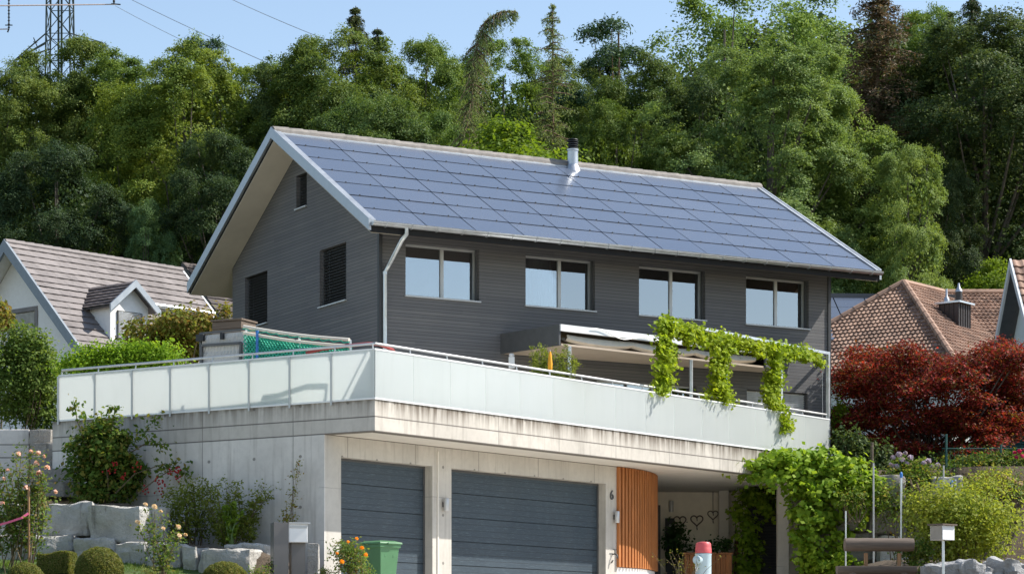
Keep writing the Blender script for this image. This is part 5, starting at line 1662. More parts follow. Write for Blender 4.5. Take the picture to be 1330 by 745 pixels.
def tips_from(loc, pts, Y, seed):
    r_ = random.Random(seed); return [at(x, y, Y + r_.uniform(-.35, .35)) - Vector(loc) for x, y in pts]
l0 = gz(302, 48.0)
stem_shrub('upright_shrub', l0, tips_from(l0, [(264, 620), (262, 640), (270, 650), (281, 630), (285, 660), (293, 626), (297, 650), (306, 638), (308, 628), (315, 655), (327, 650), (335, 641), (349, 645), (350, 638), (342, 632), (330, 668), (275, 675), (318, 672), (290, 690), (305, 690), (322, 688)], 48.0, 2), 'lime', 'upright many stemmed currant shrub with sparse leaves before the concrete side wall', 'shrub', 308, 30, .06, .06)
l0 = gz(372, 47.6)
stem_shrub('climbing_plant', l0, tips_from(l0, [(388, 600), (383, 608), (372, 652), (380, 635), (371, 672), (390, 602)], 47.85, 3), 'olive', 'thin wilted climber trailing up the concrete side wall near its corner', 'climbing plant', 309, 12, .05, .055, .006, .03, 6, from_=.3)
l0 = gz(300, 47.2)
stem_shrub('iris_clump', gz(301, 47.4), [Vector((d * .05, 0, .9 - abs(d) * .06)) for d in range(-3, 4)], 'bright', 'clump of upright sword shaped green leaves in the bed', 'plant', 310, 8, .02, .10, .02, .03, 8, stem_mat='twig_g')

# tall rose bush at the left edge with pale pink roses, stake and ribbon
l0 = gz(22, 46.3)
rose = stem_shrub('rose_bush', l0, tips_from(l0, [(5, 612), (20, 597), (28, 585), (40, 592), (50, 598), (57, 620), (60, 640), (64, 655), (12, 640), (30, 625), (45, 640), (20, 660), (-10, 600), (-8, 650), (38, 610), (52, 660), (0, 630), (33, 645), (15, 620), (44, 620)], 46.3, 4), 'rose', 'tall rose bush with pale pink roses at the left picture edge', 'rose bush', 311, 36, .09, .075, .012, .22, 6)
rp = petals_mesh('rose_bloom', 4, .058)
def blooms(root, spots, me, m, nm='rose_bloom', sc=1.0):
    if not me.materials: me.materials.append(m)
    for i, (px, py, Y) in enumerate(spots):
        o = link(nm, me, None, root, at(px, py, Y) - root.location)
        s = sc * (1 + .25 * math.sin(i * 2.3)); o.scale = (s, s, s); o.rotation_euler = (.5 * math.sin(i), .4 * math.cos(i * 3), i * 1.1)
blooms(rose, [(24, 589, 45.9), (47, 601, 45.9), (57, 592, 45.9), (34, 633, 45.9), (3, 653, 45.8), (5, 621, 45.9), (61, 607, 46.0), (40, 586, 45.9), (72, 638, 46.0), (51, 614, 46), (10, 610, 46), (50, 588, 46)], rp, P['pink'])
stk = MB(); a = at(36, 652, 45.9); b_ = at(38, 732, 45.9); stk.tube([b_ + Vector((0, 0, -.5)), a + Vector((.02, 0, .3))], .022, 7)
tag(stk.build('plant_stake', M['stake'], smooth=True), 'thin wooden stake holding the tall rose bush', 'stake')
rb_ = MB(); pts = [at(-12, 684, 45.8), at(10, 678, 45.75), at(28, 672, 45.8), at(37, 666, 45.87)]
for p, q in zip(pts, pts[1:]): rb_.bar(p, q, .01, .04)
tag(rb_.build('ribbon', plain('pink tape', (.62, .10, .22), .5)), 'pink tape tied round the tall rose bush and its stake', 'tape')
# peach rose stems before the lower blocks
l0 = gz(212, 45.6)
pr_ = stem_shrub('rose_bush', l0, tips_from(l0, [(188, 660), (201, 664), (208, 668), (192, 690), (231, 685), (236, 697), (228, 700), (180, 680), (200, 690), (215, 700), (222, 715), (205, 715)], 45.6, 5), 'rose', 'slender rose stems with peach coloured roses before the lower blocks', 'rose bush', 312, 15, .07, .065, .01, .10, 6)
rp2 = petals_mesh('rose_bloom', 5, .06)
blooms(pr_, [(189, 655, 45.4), (201, 658, 45.4), (209, 664, 45.4), (178, 678, 45.4), (231, 684, 45.3), (241, 694, 45.3), (233, 696, 45.3), (212, 686, 45.4)], rp2, P['peach'])
# clipped box
def clipped(px, top, rpx, Y, label, sq=1.0, seed=1):
    g = gz(px, Y); c = at(px, top, Y); r = rpx / FPX * Y
    root = empty('clipped_box', g, 0, label, 'topiary', 'clipped box shrubs in the front garden')
    rng = np.random.default_rng(seed)
    cz = c.z - r * sq - g.z
    n = int(26000 * max(.5, r * r / .14))
    d = sph(rng, n); q = rng.uniform(.93, 1.03, n)[:, None] * (1 + .02 * np.sin(d[:, :1] * 17) * np.cos(d[:, 2:] * 15))
    p = d * q * np.array([r, r, r * sq]) + np.array([0, 0, cz])
    link('foliage', leaf_mesh('foliage', p, d + rng.normal(size=(n, 3)) * .7, .026, rng, .7), L['box'], root)
    core = MB(); core.lathe([(r * .92 * math.sin(t), cz - r * sq * .92 * math.cos(t)) for t in np.linspace(.05, 3.09, 14)], (0, 0, 0), 18); core.build('core', M['hedgecore'], root, smooth=True)
    m_ = MB(); m_.tube([(0, 0, -.2), (0, 0, max(.05, cz))], .03, 6); m_.build('stem', M['twig'], root)
clipped(129, 710, 31, 45.3, 'largest clipped box ball before the stone blocks', 1.0, 31)
clipped(33, 730, 25, 45.0, 'smaller clipped box ball in front of the tall rose bush', 1.0, 32)
clipped(292, 729, 30, 45.2, 'wide flat clipped box mound left of the grey mailbox', .8, 33)
g = gz(74, 46.0)
hb = empty('box_hedge', g, -.1, 'small square clipped box hedge piece between the two box balls', 'hedge')
rng = np.random.default_rng(34); a = at(53, 718, 46.0); b_ = at(95, 718, 46.0); hwid = (b_.x - a.x) / 2; hh = a.z - g.z
n = 16000; p = rng.uniform(-1, 1, (n, 3)); ax = rng.integers(0, 3, n); sg = np.where(rng.random(n) < .5, -1, 1); p[np.arange(n), ax] = sg * rng.uniform(.92, 1.06, n)
nr = np.zeros((n, 3)); nr[np.arange(n), ax] = sg
p = p * np.array([hwid, .26, hh / 2]) + np.array([0, 0, hh / 2]); p[:, 2] += .03 * np.sin(p[:, 0] * 9)
link('foliage', leaf_mesh('foliage', p, nr + rng.normal(size=(n, 3)) * .6, .03, rng, .7), L['box'], hb)
q = MB(); q.box(-hwid * .92, hwid * .92, -.24, .24, -.1, hh * .92); q.build('core', M['hedgecore'], hb)
for i, (px0, px1, py0, Y, lb) in enumerate(((172, 210, 735, 44.9, 'low box cushion under the peach roses'), (345, 362, 722, 45.6, 'wispy pale green plant at the foot of the grey mailbox'), (404, 432, 738, 45.4, 'low green plants between the granite post and the orange flowered shrub'), (10, 60, 738, 46.0, 'low greenery at the foot of the tall rose bush'), (310, 352, 733, 45.0, 'low loose shrub right of the wide clipped mound'))):
    px_shrub('low_plant', px0, px1, py0, 752, Y, 'box' if i == 0 else 'rose', lb, 'plant', 320 + i, 6, dens=40, n_leaf=16, spread=.06, leaf=.04, stems=5, stem_r=.006)
# orange flowered shrub and bin
osh = px_shrub('flowering_shrub', 428, 482, 699, 756, 45.4, 'rose', 'round leafy shrub with orange flowers beside the green bin', 'shrub', 330, 10, dens=42, n_leaf=18, spread=.07, leaf=.05)
of = petals_mesh('flower', 6, .045)
blooms(osh, [(463, 699, 45.1), (444, 729, 44.95), (452, 703, 45.1), (475, 720, 45.0), (470, 711, 45.0), (438, 718, 45.0)], of, P['orange'], 'flower')
Yb = 46.6; bp = at(494, 703, Yb); bg_ = 1.60
bin_ = empty('wheelie_bin', (bp.x, Yb, bg_), R(52 - 8), 'green wheelie bin standing before the smaller garage door', 'bin')
H = bp.z - bg_
m = MB(); wt_, wb_ = .235, .19
def ring(w, d, z): return [(-w, -d, z), (w, -d, z), (w, d, z), (-w, d, z)]
vs = ring(wb_, .22, .06) + ring(wt_, .27, H - .12) + ring(wt_ + .025, .295, H - .12) + ring(wt_ + .025, .295, H - .06)
m.add(vs, [(0, 3, 2, 1)] + [(4 * k + i, 4 * k + (i + 1) % 4, 4 * k + 4 + (i + 1) % 4, 4 * k + 4 + i) for k in range(3) for i in range(4)])
for x in (-.10, .10): m.box(x - .018, x + .018, -.262, -.225, H - .30, H - .17)
m.build('body', M['bin'], bin_, bevel=.012)
m = MB(); vs = ring(wt_ + .05, .32, H - .055) + ring(wt_ + .045, .315, H - .02) + ring(wt_ - .06, .2, H + .015)
m.add(vs, [(0, 3, 2, 1), (8, 9, 10, 11)] + [(4 * k + i, 4 * k + (i + 1) % 4, 4 * k + 4 + (i + 1) % 4, 4 * k + 4 + i) for k in range(2) for i in range(4)])
m.box(-.10, .10, -.345, -.315, H - .06, H - .025)
m.build('lid', M['bin'], bin_, bevel=.01)
m = MB(); m.tube([(-.2, .36, H - .08), (.2, .36, H - .08)], .017, 8); m.bar((-.2, .29, H - .1), (-.2, .37, H - .08), .03); m.bar((.2, .29, H - .1), (.2, .37, H - .08), .03); m.build('handle', M['bin'], bin_)
for sx in (-.22, .22):
    m = MB(); m.lathe([(.02, -.03), (.10, -.03), (.10, .03), (.02, .03)], (sx, .2, .10), 18, 'x'); m.build('wheel', M['rubber'], bin_, smooth=True)

# mailbox
Ym = 45.6; mp = at(357, 678, Ym); g = gz(380, Ym).z
mbx = empty('mailbox', (at(380, 700, Ym).x, Ym, g), R(14), 'modern mailbox with grey side panel and white parcel front', 'mailbox')
H = mp.z - g; s_ = Ym / FPX
m = MB(); m.box(-.36, -.315, -.10, .36, -.3, H); m.build('side_panel', M['mail'], mbx, bevel=.004)
m = MB(); m.box(-.36, -.09, -.108, -.102, -.3, H - .01); m.build('front_panel', M['mail'], mbx)
m = MB(); m.box(-.088, .265, -.10, .33, H - .37, H - .03); bx_ = m.build('box', M['mail_w'], mbx, bevel=.006)
m = MB(); m.box(-.07, .25, -.106, -.101, H - .36, H - .12); m.build('door', M['mail_w'], bx_)
m = MB(); m.box(-.075, .255, -.112, -.101, H - .105, H - .06); m.build('slot_flap', M['alu'], bx_)
m = MB(); m.box(-.088, .31, -.135, .34, H - .028, H + .0); m.build('roof', M['alu'], bx_)
m = MB(); m.box(-.02, .24, .0, .28, -.3, H - .372); m.build('pedestal', M['mail'], mbx)

# ------------------------------------------------------------------ things on the terrace
pb_ = at(292, 450, 54.0)
pan = empty('padded_panel', (at(292, 440, 51.0).x, 51.0, FLOOR), math.atan2(-.537, .844), 'grey quilted panel in a dark frame standing behind the terrace glass', 'panel')
H = at(0, 429, 51.0).z - FLOOR; wd = .62
m = MB(); n = 26; k = 18
vs = []; fs = []
for j in range(k + 1):
    for i in range(n + 1):
        x = -wd + .04 + (2 * wd - .08) * i / n; z = .55 + (H - .62) * j / k
        vs.append((x, -.03 - .035 * abs(math.sin(i * math.pi / 2)) * abs(math.sin(j * math.pi / 2)), z))
fs = [(j * (n + 1) + i, j * (n + 1) + i + 1, (j + 1) * (n + 1) + i + 1, (j + 1) * (n + 1) + i) for j in range(k) for i in range(n)]
m.add(vs, fs); m.box(-wd + .03, wd - .03, -.02, .05, .5, H - .06)
m.build('quilted_sheet', plain('light grey quilted sheet', (.52, .51, .50), .7, 0, .05), pan, recalc=False)
for x in (-wd, wd): m = MB(); m.bar((x, -.02, 0), (x, -.02, H), .05); m.build('frame_post', M['anthr'], pan)
for z in (H - .02, .5): m = MB(); m.bar((-wd - .02, -.03, z), (wd + .02, -.03, z), .05, .04); m.build('frame_rail', M['anthr'], pan)
for x, z, w_ in ((-wd + .04, H - .12, .2), (.0, H - .12, .08)): m = MB(); m.box(x - w_ / 2, x + w_ / 2, -.12, -.05, z - .07, z + .07); m.build('catch', M['black'], pan, bevel=.01)
m = MB(); m.bar((-wd + .06, -.09, H - .28), (wd - .12, -.09, H - .30), .05); m.bar((wd - .12, -.09, H - .3), (wd - .2, -.09, .5), .05); m.bar((-wd + .08, -.09, H - .3), (-wd + .05, -.09, .5), .05); m.build('brace', M['anthr'], pan)
cb_ = empty('garden_crate', (at(304, 424, 52.6).x, 52.6, FLOOR), R(-25), 'weathered grey brown wooden crate behind the quilted panel', 'crate')
m = MB(); zc = at(0, 419, 52.6).z - FLOOR
for z in np.arange(0.02, zc, .16): m.box(-.36, .36, -.30, .30, z, min(zc, z + .15))
m.build('boards', M['oldwood'], cb_, bevel=.008)
m = MB(); m.box(-.39, .39, -.33, .33, zc + .002, zc + .04); m.build('lid', M['oldwood'], cb_, bevel=.008)
# folded play net with white edge
Yn = 52.6
na = at(318, 424, 50.2); nb = at(455, 441, 48.3)
net = empty('safety_net', (na.x, na.y, FLOOR), math.atan2(nb.y - na.y, nb.x - na.x), 'green mesh net with white edging slung behind the terrace glass', 'net')
Ln = (nb.xy - na.xy).length; za = na.z - FLOOR; zb = nb.z - FLOOR
ztop = lambda u: za + (zb - za) * u / Ln - .035 * math.sin(math.pi * u / Ln)
m = MB(); stp = .095; hN = 1.0
nu_ = int(Ln / stp)
for i in range(-12, nu_ + 12):
    for sg in (-1, 1):
        u0 = i * stp; pts = []
        for j in range(12):
            u = u0 + sg * j * stp
            if -1e-6 <= u <= Ln and ztop(u) - j * stp * .95 > .5: pts.append((u, .012 * math.sin(u * 6) - .03, ztop(u) - .12 - j * stp * .95))
        for p, q in zip(pts, pts[1:]): m.bar(p, q, .018, .018)
m.build('mesh_net', M['net'], net)
m = MB(); n = 30; m.add([(Ln * i / n, .06 + .02 * math.sin(i), z) for i in range(n + 1) for z in (ztop(Ln * i / n) - .14, .45)], [(2 * i, 2 * i + 1, 2 * i + 3, 2 * i + 2) for i in range(n)]); o = m.build('backing_sheet', M['netback'], net, recalc=False)
o.modifiers.new('thickness', 'SOLIDIFY').thickness = .01
for dz in (.0, -.13):
    m = MB(); m.tube([(Ln * i / n, -.03, ztop(Ln * i / n) + dz) for i in range(n + 1)], .032, 8); m.build('edge_tube', M['canvas'], net, smooth=True)
m = MB(); m.tube([(Ln * i / n, -.06 + .01 * math.sin(i * 1.7), ztop(Ln * i / n) - .05 + .02 * math.sin(i * 2.1)) for i in range(n + 1)], .012, 5); m.build('lacing', M['net'], net)
for u in (.02, Ln * .52, Ln - .02): m = MB(); m.tube([(u, .02, 0), (u, .02, ztop(u))], .025, 8); m.build('frame_post', M['zinc_bright'], net)
m = MB(); a = at(334, 429, 49.8); m.tube([(a.x, a.y, FLOOR), a], .03, 8); tag(m.build('pole', M['blue'], smooth=True), 'blue pole at the left end of the green mesh net', 'pole')
m = MB(); pts = [at(398, 458, 48.6), at(420, 453, 48.4), at(450, 449, 48.0), at(478, 446, 47.75), at(492, 447, 47.8), at(510, 454, 48.4), at(520, 470, 48.8)]
m.tube(pts, .032, 8)
tag(m.build('red_hose', M['red'], smooth=True), 'red hose lying along the handrail at the terrace corner', 'hose')
m = MB(); a = TF.world(A[0] + .5, A[1] + .5)
for i in range(7):
    q = TF.world(A[0] + .4, A[1] + .42 + i * .42); m.tube([(q.x, q.y, 5.06), (q.x - .26, q.y + .2, 5.07)], .05, 7)
tag(m.build('rolled_netting', M['net'], smooth=True), 'rolled green netting lying on the parapet under the glass', 'netting')
# planter with folded orange sunshade
l0 = Vector((*HF.world(*HF.local(*at(717, 480, 52.7).xy)), FLOOR))
stem_shrub('terrace_plant', l0, tips_from(l0, [(690, 452), (697, 456), (703, 449), (709, 452), (720, 458), (727, 462), (733, 450), (738, 456), (745, 468), (694, 470), (705, 470), (740, 480), (747, 462), (728, 480), (700, 480), (713, 470)], 52.45, 7), 'lime', 'feathery green plant leaning over the terrace rail before the canopy', 'plant', 331, 30, .05, .05, .007, .18, 10, stem_mat='twig_g', from_=.62)
l1 = l0 + Vector((0, .1, 0))
m = MB(); m.lathe([(.16, 0), (.22, .45), (.24, .46), (.24, .5), (.2, .5)], l1, 20); tag(m.build('plant_pot', M['anthr'], smooth=True), 'dark pot holding the feathery terrace plant', 'plant pot')
hp_ = l0 + Vector((0, -.75, 0)); 
hp_ = at(717, 490, 50.75)
m = MB(); a = at(714.5, 456, 51.6); b_ = at(714.5, 480, 51.6)
m.lathe([(.012, 0), (.03, -.06), (.05, -.26), (.045, -.38), (.02, -.42)], a, 10)
os_ = m.build('folded_sunshade', M['orange'], smooth=True); tag(os_, 'folded orange sunshade standing in the feathery terrace plant', 'sunshade')
m = MB(); m.tube([(a.x, a.y, FLOOR), a + Vector((0, 0, .03))], .012, 6); m.build('pole', M['alu'], os_)
m = MB(); a = at(664.5, 470, 56.8); m.box(-.07, .07, -.06, .06, -.14, .12); m.lathe([(.05, .12), (.07, .16), (.05, .2)], (0, 0, 0), 10); wl_ = m.build('wall_box', M['white_metal'], bevel=.01); wl_.location = a
tag(wl_, 'small white box under the canopy near the dark wall', 'box')

# ------------------------------------------------------------------ pergola frame and climbing vine on the terrace edge
pA = Vector((*TF.world(TF.u_at(868, -1.02), -1.02), 0)); pB = Vector((*TF.world(TF.u_at(1075.5, -1.02), -1.02), 0))
ztp = (HY - 416) / FPX * pA.y
per = empty('pergola_frame', (pA.x, pA.y, FLOOR), TF.rz, 'galvanised steel pergola frame with four posts on the terrace edge', 'pergola')
Lp = (pB - pA).length; hp_ = ztp - FLOOR
us = [0] + [(TF.u_at(px, -1.02) - TF.u_at(868, -1.02)) for px in (942, 1014)] + [Lp]
for u in us: m = MB(); m.bar((u, 0, .3), (u, 0, hp_ - .07), .075); m.build('post', M['zinc_bright'], per)
m = MB(); m.bar((-.04, 0, hp_ - .035), (Lp + .04, 0, hp_ - .035), .075, .068); m.build('beam', M['zinc_bright'], per)
hq = HF.world(HL - .2, -.0)
lu, lvv = hq - pB.xy, None
e2 = Vector(TF.local(hq.x, hq.y)) - Vector(TF.local(pB.x, pB.y))
m = MB(); m.bar((Lp, .04, hp_ - .035), (Lp + e2.x, e2.y, hp_ - .035), .07, .066); m.build('beam', M['zinc_bright'], per)
m = MB()
for z in (.55 + .3, 1.3): m.tube([(us[0], .02, z), (Lp, .02, z)], .006, 5)
m.tube([(Lp - .28, 0, hp_ - .5), (Lp - .24, 0, .5)], .006, 5)
m.build('wire', M['steel'], per)
rng = np.random.default_rng(51)
def on_per(px, py, dv=-.04):
    u = TF.u_at(px, -1.02 + dv); w_ = TF.world(u, -1.02 + dv); return np.array((w_.x, w_.y, (HY - py) / FPX * w_.y))
pv = Vector((*pA.xy, FLOOR))
vroot = empty('climbing_vine', pv, 0, 'bright yellow green creeper wrapped round the pergola frame on the terrace', 'vine')
C = []
def run(pts, n, wpx):
    for a, b_ in zip(pts, pts[1:]):
        for k in range(n):
            t = rng.random(); w_ = (a[2] + (b_[2] - a[2]) * t) * .74
            C.append(on_per(a[0] + (b_[0] - a[0]) * t + rng.normal() * w_ * .36, a[1] + (b_[1] - a[1]) * t + rng.normal() * w_ * .36, rng.normal() * .11 - .05))
run([(866, 418, 10), (862, 440, 13), (868, 465, 15), (862, 490, 12), (860, 508, 8)], 34, 0)
run([(872, 423, 12), (900, 434, 16), (925, 440, 16), (950, 445, 15), (985, 452, 13), (1010, 455, 12), (1035, 459, 9), (1058, 463, 7)], 40, 0)
run([(938, 450, 13), (936, 480, 13), (934, 505, 11), (944, 522, 8)], 38, 0)
run([(1012, 460, 13), (1004, 490, 13), (1002, 520, 11), (1016, 540, 10), (1019, 558, 6)], 40, 0)
run([(1064, 468, 3), (1065, 478, 2)], 5, 0)
run([(905, 513, 3), (925, 518, 4)], 6, 0)
C = np.array(C); out = np.tile(np.array([.5, -.75, .1]), (len(C), 1)) + rng.normal(size=(len(C), 3)) * .4
p, nr = sprays(rng, C, out, 28, .085, .5)
link('foliage', leaf_mesh('foliage', p - np.array(pv), nr, .10, rng, .8), L['vine2'], vroot)
m = MB()
for pts in ([(868, 500), (865, 470), (866, 440), (869, 420)], [(872, 420), (905, 428), (945, 437), (1000, 449), (1055, 460)], [(942, 520), (940, 480), (941, 445)], [(1018, 550), (1008, 515), (1012, 480), (1013, 455)]):
    m.tube([Vector(on_per(x, y, -.05)) - pv for x, y in pts], .016, 6)
m.build('stem', M['twig'], vroot, smooth=True)

# ------------------------------------------------------------------ big grape vine at the entrance
gv0 = gz(1040, 58.8); rng = np.random.default_rng(52)
gvr = empty('grape_vine', gv0, 0, 'large green grape vine hanging over the entrance corner below the terrace', 'vine')
C = []; O = []
def blob(px, py, Y, rx, rz, n, ry=.5):
    c = np.array(at(px, py, Y)); d = sph(rng, n); q = rng.uniform(.55, 1.05, n)[:, None]
    C.append(c + d * q * np.array([rx, ry, rz])); O.append(d + np.array([0, -.4, .2]))
for b_ in ((958, 604, 57.6, .45, .18, 24), (985, 608, 57.8, .5, .28, 38), (1010, 602, 58, .55, .30, 44), (1035, 602, 58.2, .7, .34, 60), (1065, 602, 58.4, .7, .36, 60), (1095, 612, 58.6, .65, .40, 52), (1085, 636, 58.4, .6, .42, 44), (1055, 632, 58.2, .6, .42, 46), (1025, 622, 58, .45, .30, 34),
           (1046, 664, 58, .38, .42, 30), (1044, 694, 58, .30, .42, 26), (1052, 728, 58, .34, .4, 26), (1072, 672, 58.4, .38, .5, 32), (1083, 706, 58.4, .30, .5, 24), (1118, 626, 58.3, .45, .24, 34), (1140, 636, 58.2, .32, .2, 24), (1125, 648, 58.2, .3, .22, 18), (1108, 660, 58.2, .28, .42, 22), (1096, 690, 58.4, .22, .42, 16), (1068, 738, 58, .5, .25, 28), (1100, 735, 57.8, .35, .22, 16), (1020, 596, 57.3, .4, .18, 22), (1000, 618, 57.4, .4, .12, 14)):
    blob(*b_)
C = np.concatenate(C); O = np.concatenate(O); p, nr = sprays(rng, C, O, 12, .10, .55)
link('foliage', leaf_mesh('foliage', p - np.array(gv0), nr, .15, rng, .85), L['vine'], gvr)
m = MB()
for pts in ([(1042, 745), (1040, 700), (1050, 650), (1040, 605), (960, 605)], [(1080, 745), (1078, 690), (1090, 640), (1060, 605)], [(1090, 640), (1120, 635), (1145, 642)], [(1060, 740), (1062, 690), (1066, 640)]):
    m.tube([at(x, y, 58.3) - gv0 for x, y in pts], .025, 6)
m.build('stem', M['twig'], gvr, smooth=True)
# darker creeper on the trellis inside the recess
tv0 = Vector((at(970, 700, 61.3).x, 61.3, 1.7)); rng = np.random.default_rng(53)
tvr = empty('trellis_creeper', tv0, 0, 'darker creeper on a black trellis inside the entrance recess', 'creeper')
C = []; O = []
for b_ in ((978, 648, 61.3, .5, .2, 24, .3), (960, 664, 61.3, .22, .25, 16, .25), (970, 690, 61.2, .30, .45, 34, .25), (976, 720, 61.2, .28, .45, 32, .25), (968, 742, 61.2, .25, .25, 16, .25), (998, 658, 61.3, .25, .3, 20, .3), (985, 640, 61.5, .7, .1, 22, .3)): blob(*b_)
C = np.concatenate(C); O = np.concatenate(O); p, nr = sprays(rng, C, O, 12, .09, .55)
link('foliage', leaf_mesh('foliage', p - np.array(tv0), nr, .13, rng, .8), L['vine'], tvr).color = (.8, .85, .8, 1)
m = MB()
for px in (955, 964, 973, 982, 991): a = at(px, 745, 61.45) - tv0; m.tube([(a.x, a.y, 0), (a.x, a.y, at(0, 648, 61.4).z - tv0.z)], .010, 6)
for py in (690, 712, 735): a = at(953, py, 61.42) - tv0; b_ = at(993, py, 61.42) - tv0; m.tube([a, b_], .009, 6)
m.build('trellis', M['black'], tvr)

# ------------------------------------------------------------------ entrance things
def heart(px, py, sc_, label, hang=0.0):
    p = at(px, py, 63.28); o = MB(); pts = []
    for t in np.linspace(0, 2 * math.pi, 33):
        pts.append((.11 * sc_ * math.sin(t) ** 3 * 1.35, 0, .009 * sc_ * (13 * math.cos(t) - 5 * math.cos(2 * t) - 2 * math.cos(3 * t) - math.cos(4 * t))))
    o.tube(pts, .017 * sc_, 6, cap=False); o.tube([(0, 0, -.17 * sc_), (.01, 0, -.24 * sc_)], .015, 6)
    o.tube([(0, -.005, .06 * sc_), (.01, -.005, -.02 * sc_)], .012, 6)
    if hang: o.tube([(0, 0, .07 * sc_), (0, 0, hang)], .009, 5)
    ob = o.build('heart_wreath', M['oldwood'], smooth=True); ob.location = (p.x, 63.27, p.z)
    tag(ob, label, 'wall ornament', 'twig hearts on the entrance wall')
heart(883, 676, 1.05, 'twig heart nearest to the black board on the cream wall')
heart(905, 675, 1.05, 'middle one of the three twig hearts on the cream wall')
heart(926, 668, .9, 'twig heart hanging from a long cord near the column', 1.05)
m = MB(); p = at(872, 657, 63.2); m.lathe([(.05, -.14), (.055, -.12), (.055, .12), (.05, .14)], (0, 0, 0), 14); m.box(-.03, .03, .03, .09, -.05, .05)
o = m.build('entrance_lamp', M['steel'], smooth=True); o.location = (p.x, 63.2, p.z); tag(o, 'grey cylinder lamp on the cream entrance wall', 'wall lamp')
bd0 = at(869, 700, 63.0); zt_b = at(0, 672, 63.0).z
m = MB(); m.slab([(-.13, .0, 0), (.13, 0, 0), (.10, .16, zt_b - 1.76), (-.14, .16, zt_b - 1.76)], (0, .03, 0)); o = m.build('welcome_board', M['black'], bevel=.004); o.location = (bd0.x + .05, 63.0, 1.765)
tag(o, 'tall black board leaning on the cream entrance wall', 'board')
m = MB(); m.lathe([(.03, -.008), (.04, .0), (.03, .008)], (-.01, .13, zt_b - 1.95), 10, 'y'); m.build('emblem', M['alu'], o)
pp_ = at(879, 712, 62.4)
shrub('potted_plant', (pp_.x, 62.4, 1.77), [(0, 0, pp_.z - 1.77 + .15, .28, .22, .42), (.1, 0, pp_.z - 1.77 + .3, .2, .2, .25)], 'shade', 'dark leafy potted plant before the black board', 'potted plant', 341, dens=26, n_leaf=12, spread=.09, leaf=.12, stems=4)
m = MB(); m.lathe([(.14, 0), (.18, .32), (.2, .33), (.2, .36), (.17, .36)], (pp_.x, 62.4, 1.765), 16); tag(m.build('plant_pot', M['mail_b'], smooth=True), 'grey pot under the dark leafy plant at the entrance', 'plant pot')
m = MB(); q = at(868, 742, 61.8); m.box(-.35, .3, -.2, .2, 0, .38); o = m.build('shoe_chest', M['oldwood'], bevel=.01); o.location = (q.x + .02, 61.7, 1.765); tag(o, 'dark wooden chest beside the slatted screen in the entrance', 'chest')
# wooden planter boxes
pk = empty('wooden_planter', (at(917, 730, 61.0).x, 61.0, 1.765), R(6), 'orange brown slatted wooden planter box behind the hydrant', 'planter')
zpl = at(0, 720, 61.0).z - 1.765
m = MB()
for i in range(9): m.box(-.58 + i * .13, -.465 + i * .13, -.24, -.21, .03, zpl)
for i in range(4): m.box(.575, .60, -.22 + i * .115, -.12 + i * .115, .03, zpl)
m.box(-.56, .56, -.2, .2, .05, zpl - .1)
m.build('slat_wall', M['larch'], pk)
m = MB(); m.box(-.6, .62, -.27, -.19, zpl + .002, zpl + .05); m.box(.54, .62, -.188, .24, zpl + .002, zpl + .05); m.build('rim', M['larch_h'], pk)
q = at(931, 706, 61.0)
shrub('planter_plant', (q.x, 61.0, 1.765 + zpl - .12), [(0, 0, .3, .4, .2, .2), (-.3, 0, .25, .2, .15, .15), (.2, 0, .35, .2, .15, .15)], 'shade', 'dark green plant growing out of the slatted planter box', 'plant', 342, dens=34, n_leaf=12, spread=.08, leaf=.09, stems=6)
q = at(958, 735, 61.9); zc_ = at(0, 693, 61.9).z
m = MB(); m.lathe([(.14, 0), (.12, .5), (.05, zc_ - 1.765 - .1), (.01, zc_ - 1.765 + .2)], (q.x + .0, 62.2, 1.765), 12); tag(m.build('folded_parasol', plain('rust brown cloth', (.16, .075, .04), .9), smooth=True), 'folded rust brown parasol beside the second column', 'parasol')
# hydrant
hy = at(913.5, 703, 48.2); hg = 1.56
hyd = empty('hydrant', (hy.x, 48.2, hg), R(20), 'light grey hydrant with faded red cap in front of the entrance', 'hydrant')
H = hy.z - hg; r0 = 10.5 / FPX * 48.2
m = MB(); m.lathe([(r0 * 1.25, -.2), (r0 * 1.25, .05), (r0 * .98, .08), (r0 * 1.0, H - .26), (r0 * 1.05, H - .235), (r0 * .9, H - .225)], (0, 0, 0), 28); m.build('body', M['hyd_g'], hyd, smooth=True)
m = MB(); m.lathe([(r0 * 1.02, H - .222), (r0 * 1.0, H - .13), (r0 * .98, H - .125), (r0 * .97, H - .09), (r0 * .96, H - .085), (r0 * .95, H - .04), (r0 * .82, H - .012), (r0 * .4, H), (r0 * .12, H + .004)], (0, 0, 0), 28); m.build('cap', M['hyd_r'], hyd, smooth=True)
for a_, nm in ((-2.5, 'outlet'),):
    m = MB(); d = Vector((math.cos(a_), math.sin(a_), 0)); c = d * r0 * .9 + Vector((0, 0, H - .36)); m.tube([c, c + d * .09], .075, 14); m.tube([c + d * .09, c + d * .13], .085, 14); m.tube([c + d * .13, c + d * .15], .05, 10); m.build(nm, M['hyd_g'], hyd, smooth=True)
m = MB(); c = Vector((math.cos(-2.5), math.sin(-2.5), 0)) * (r0 + .12)
m.tube([(c.x, c.y, H - .36), (c.x * 1.15, c.y * 1.15, H - .5), (c.x, c.y, H - .58), (c.x * .8, c.y * .8, H - .5)], .008, 6); m.build('chain', M['steel'], hyd)
rng = np.random.default_rng(61)
l0 = gz(868, 47.5)
stem_shrub('dry_grass_tuft', Vector((at(890, 740, 48.0).x, 48.0, 1.64)), [Vector((rng.normal() * .25, rng.normal() * .1, rng.uniform(.3, .62))) for _ in range(16)], 'olive', 'thin dry stalks growing left of the hydrant', 'plant', 343, 3, .03, .04, .005, .1, 4)

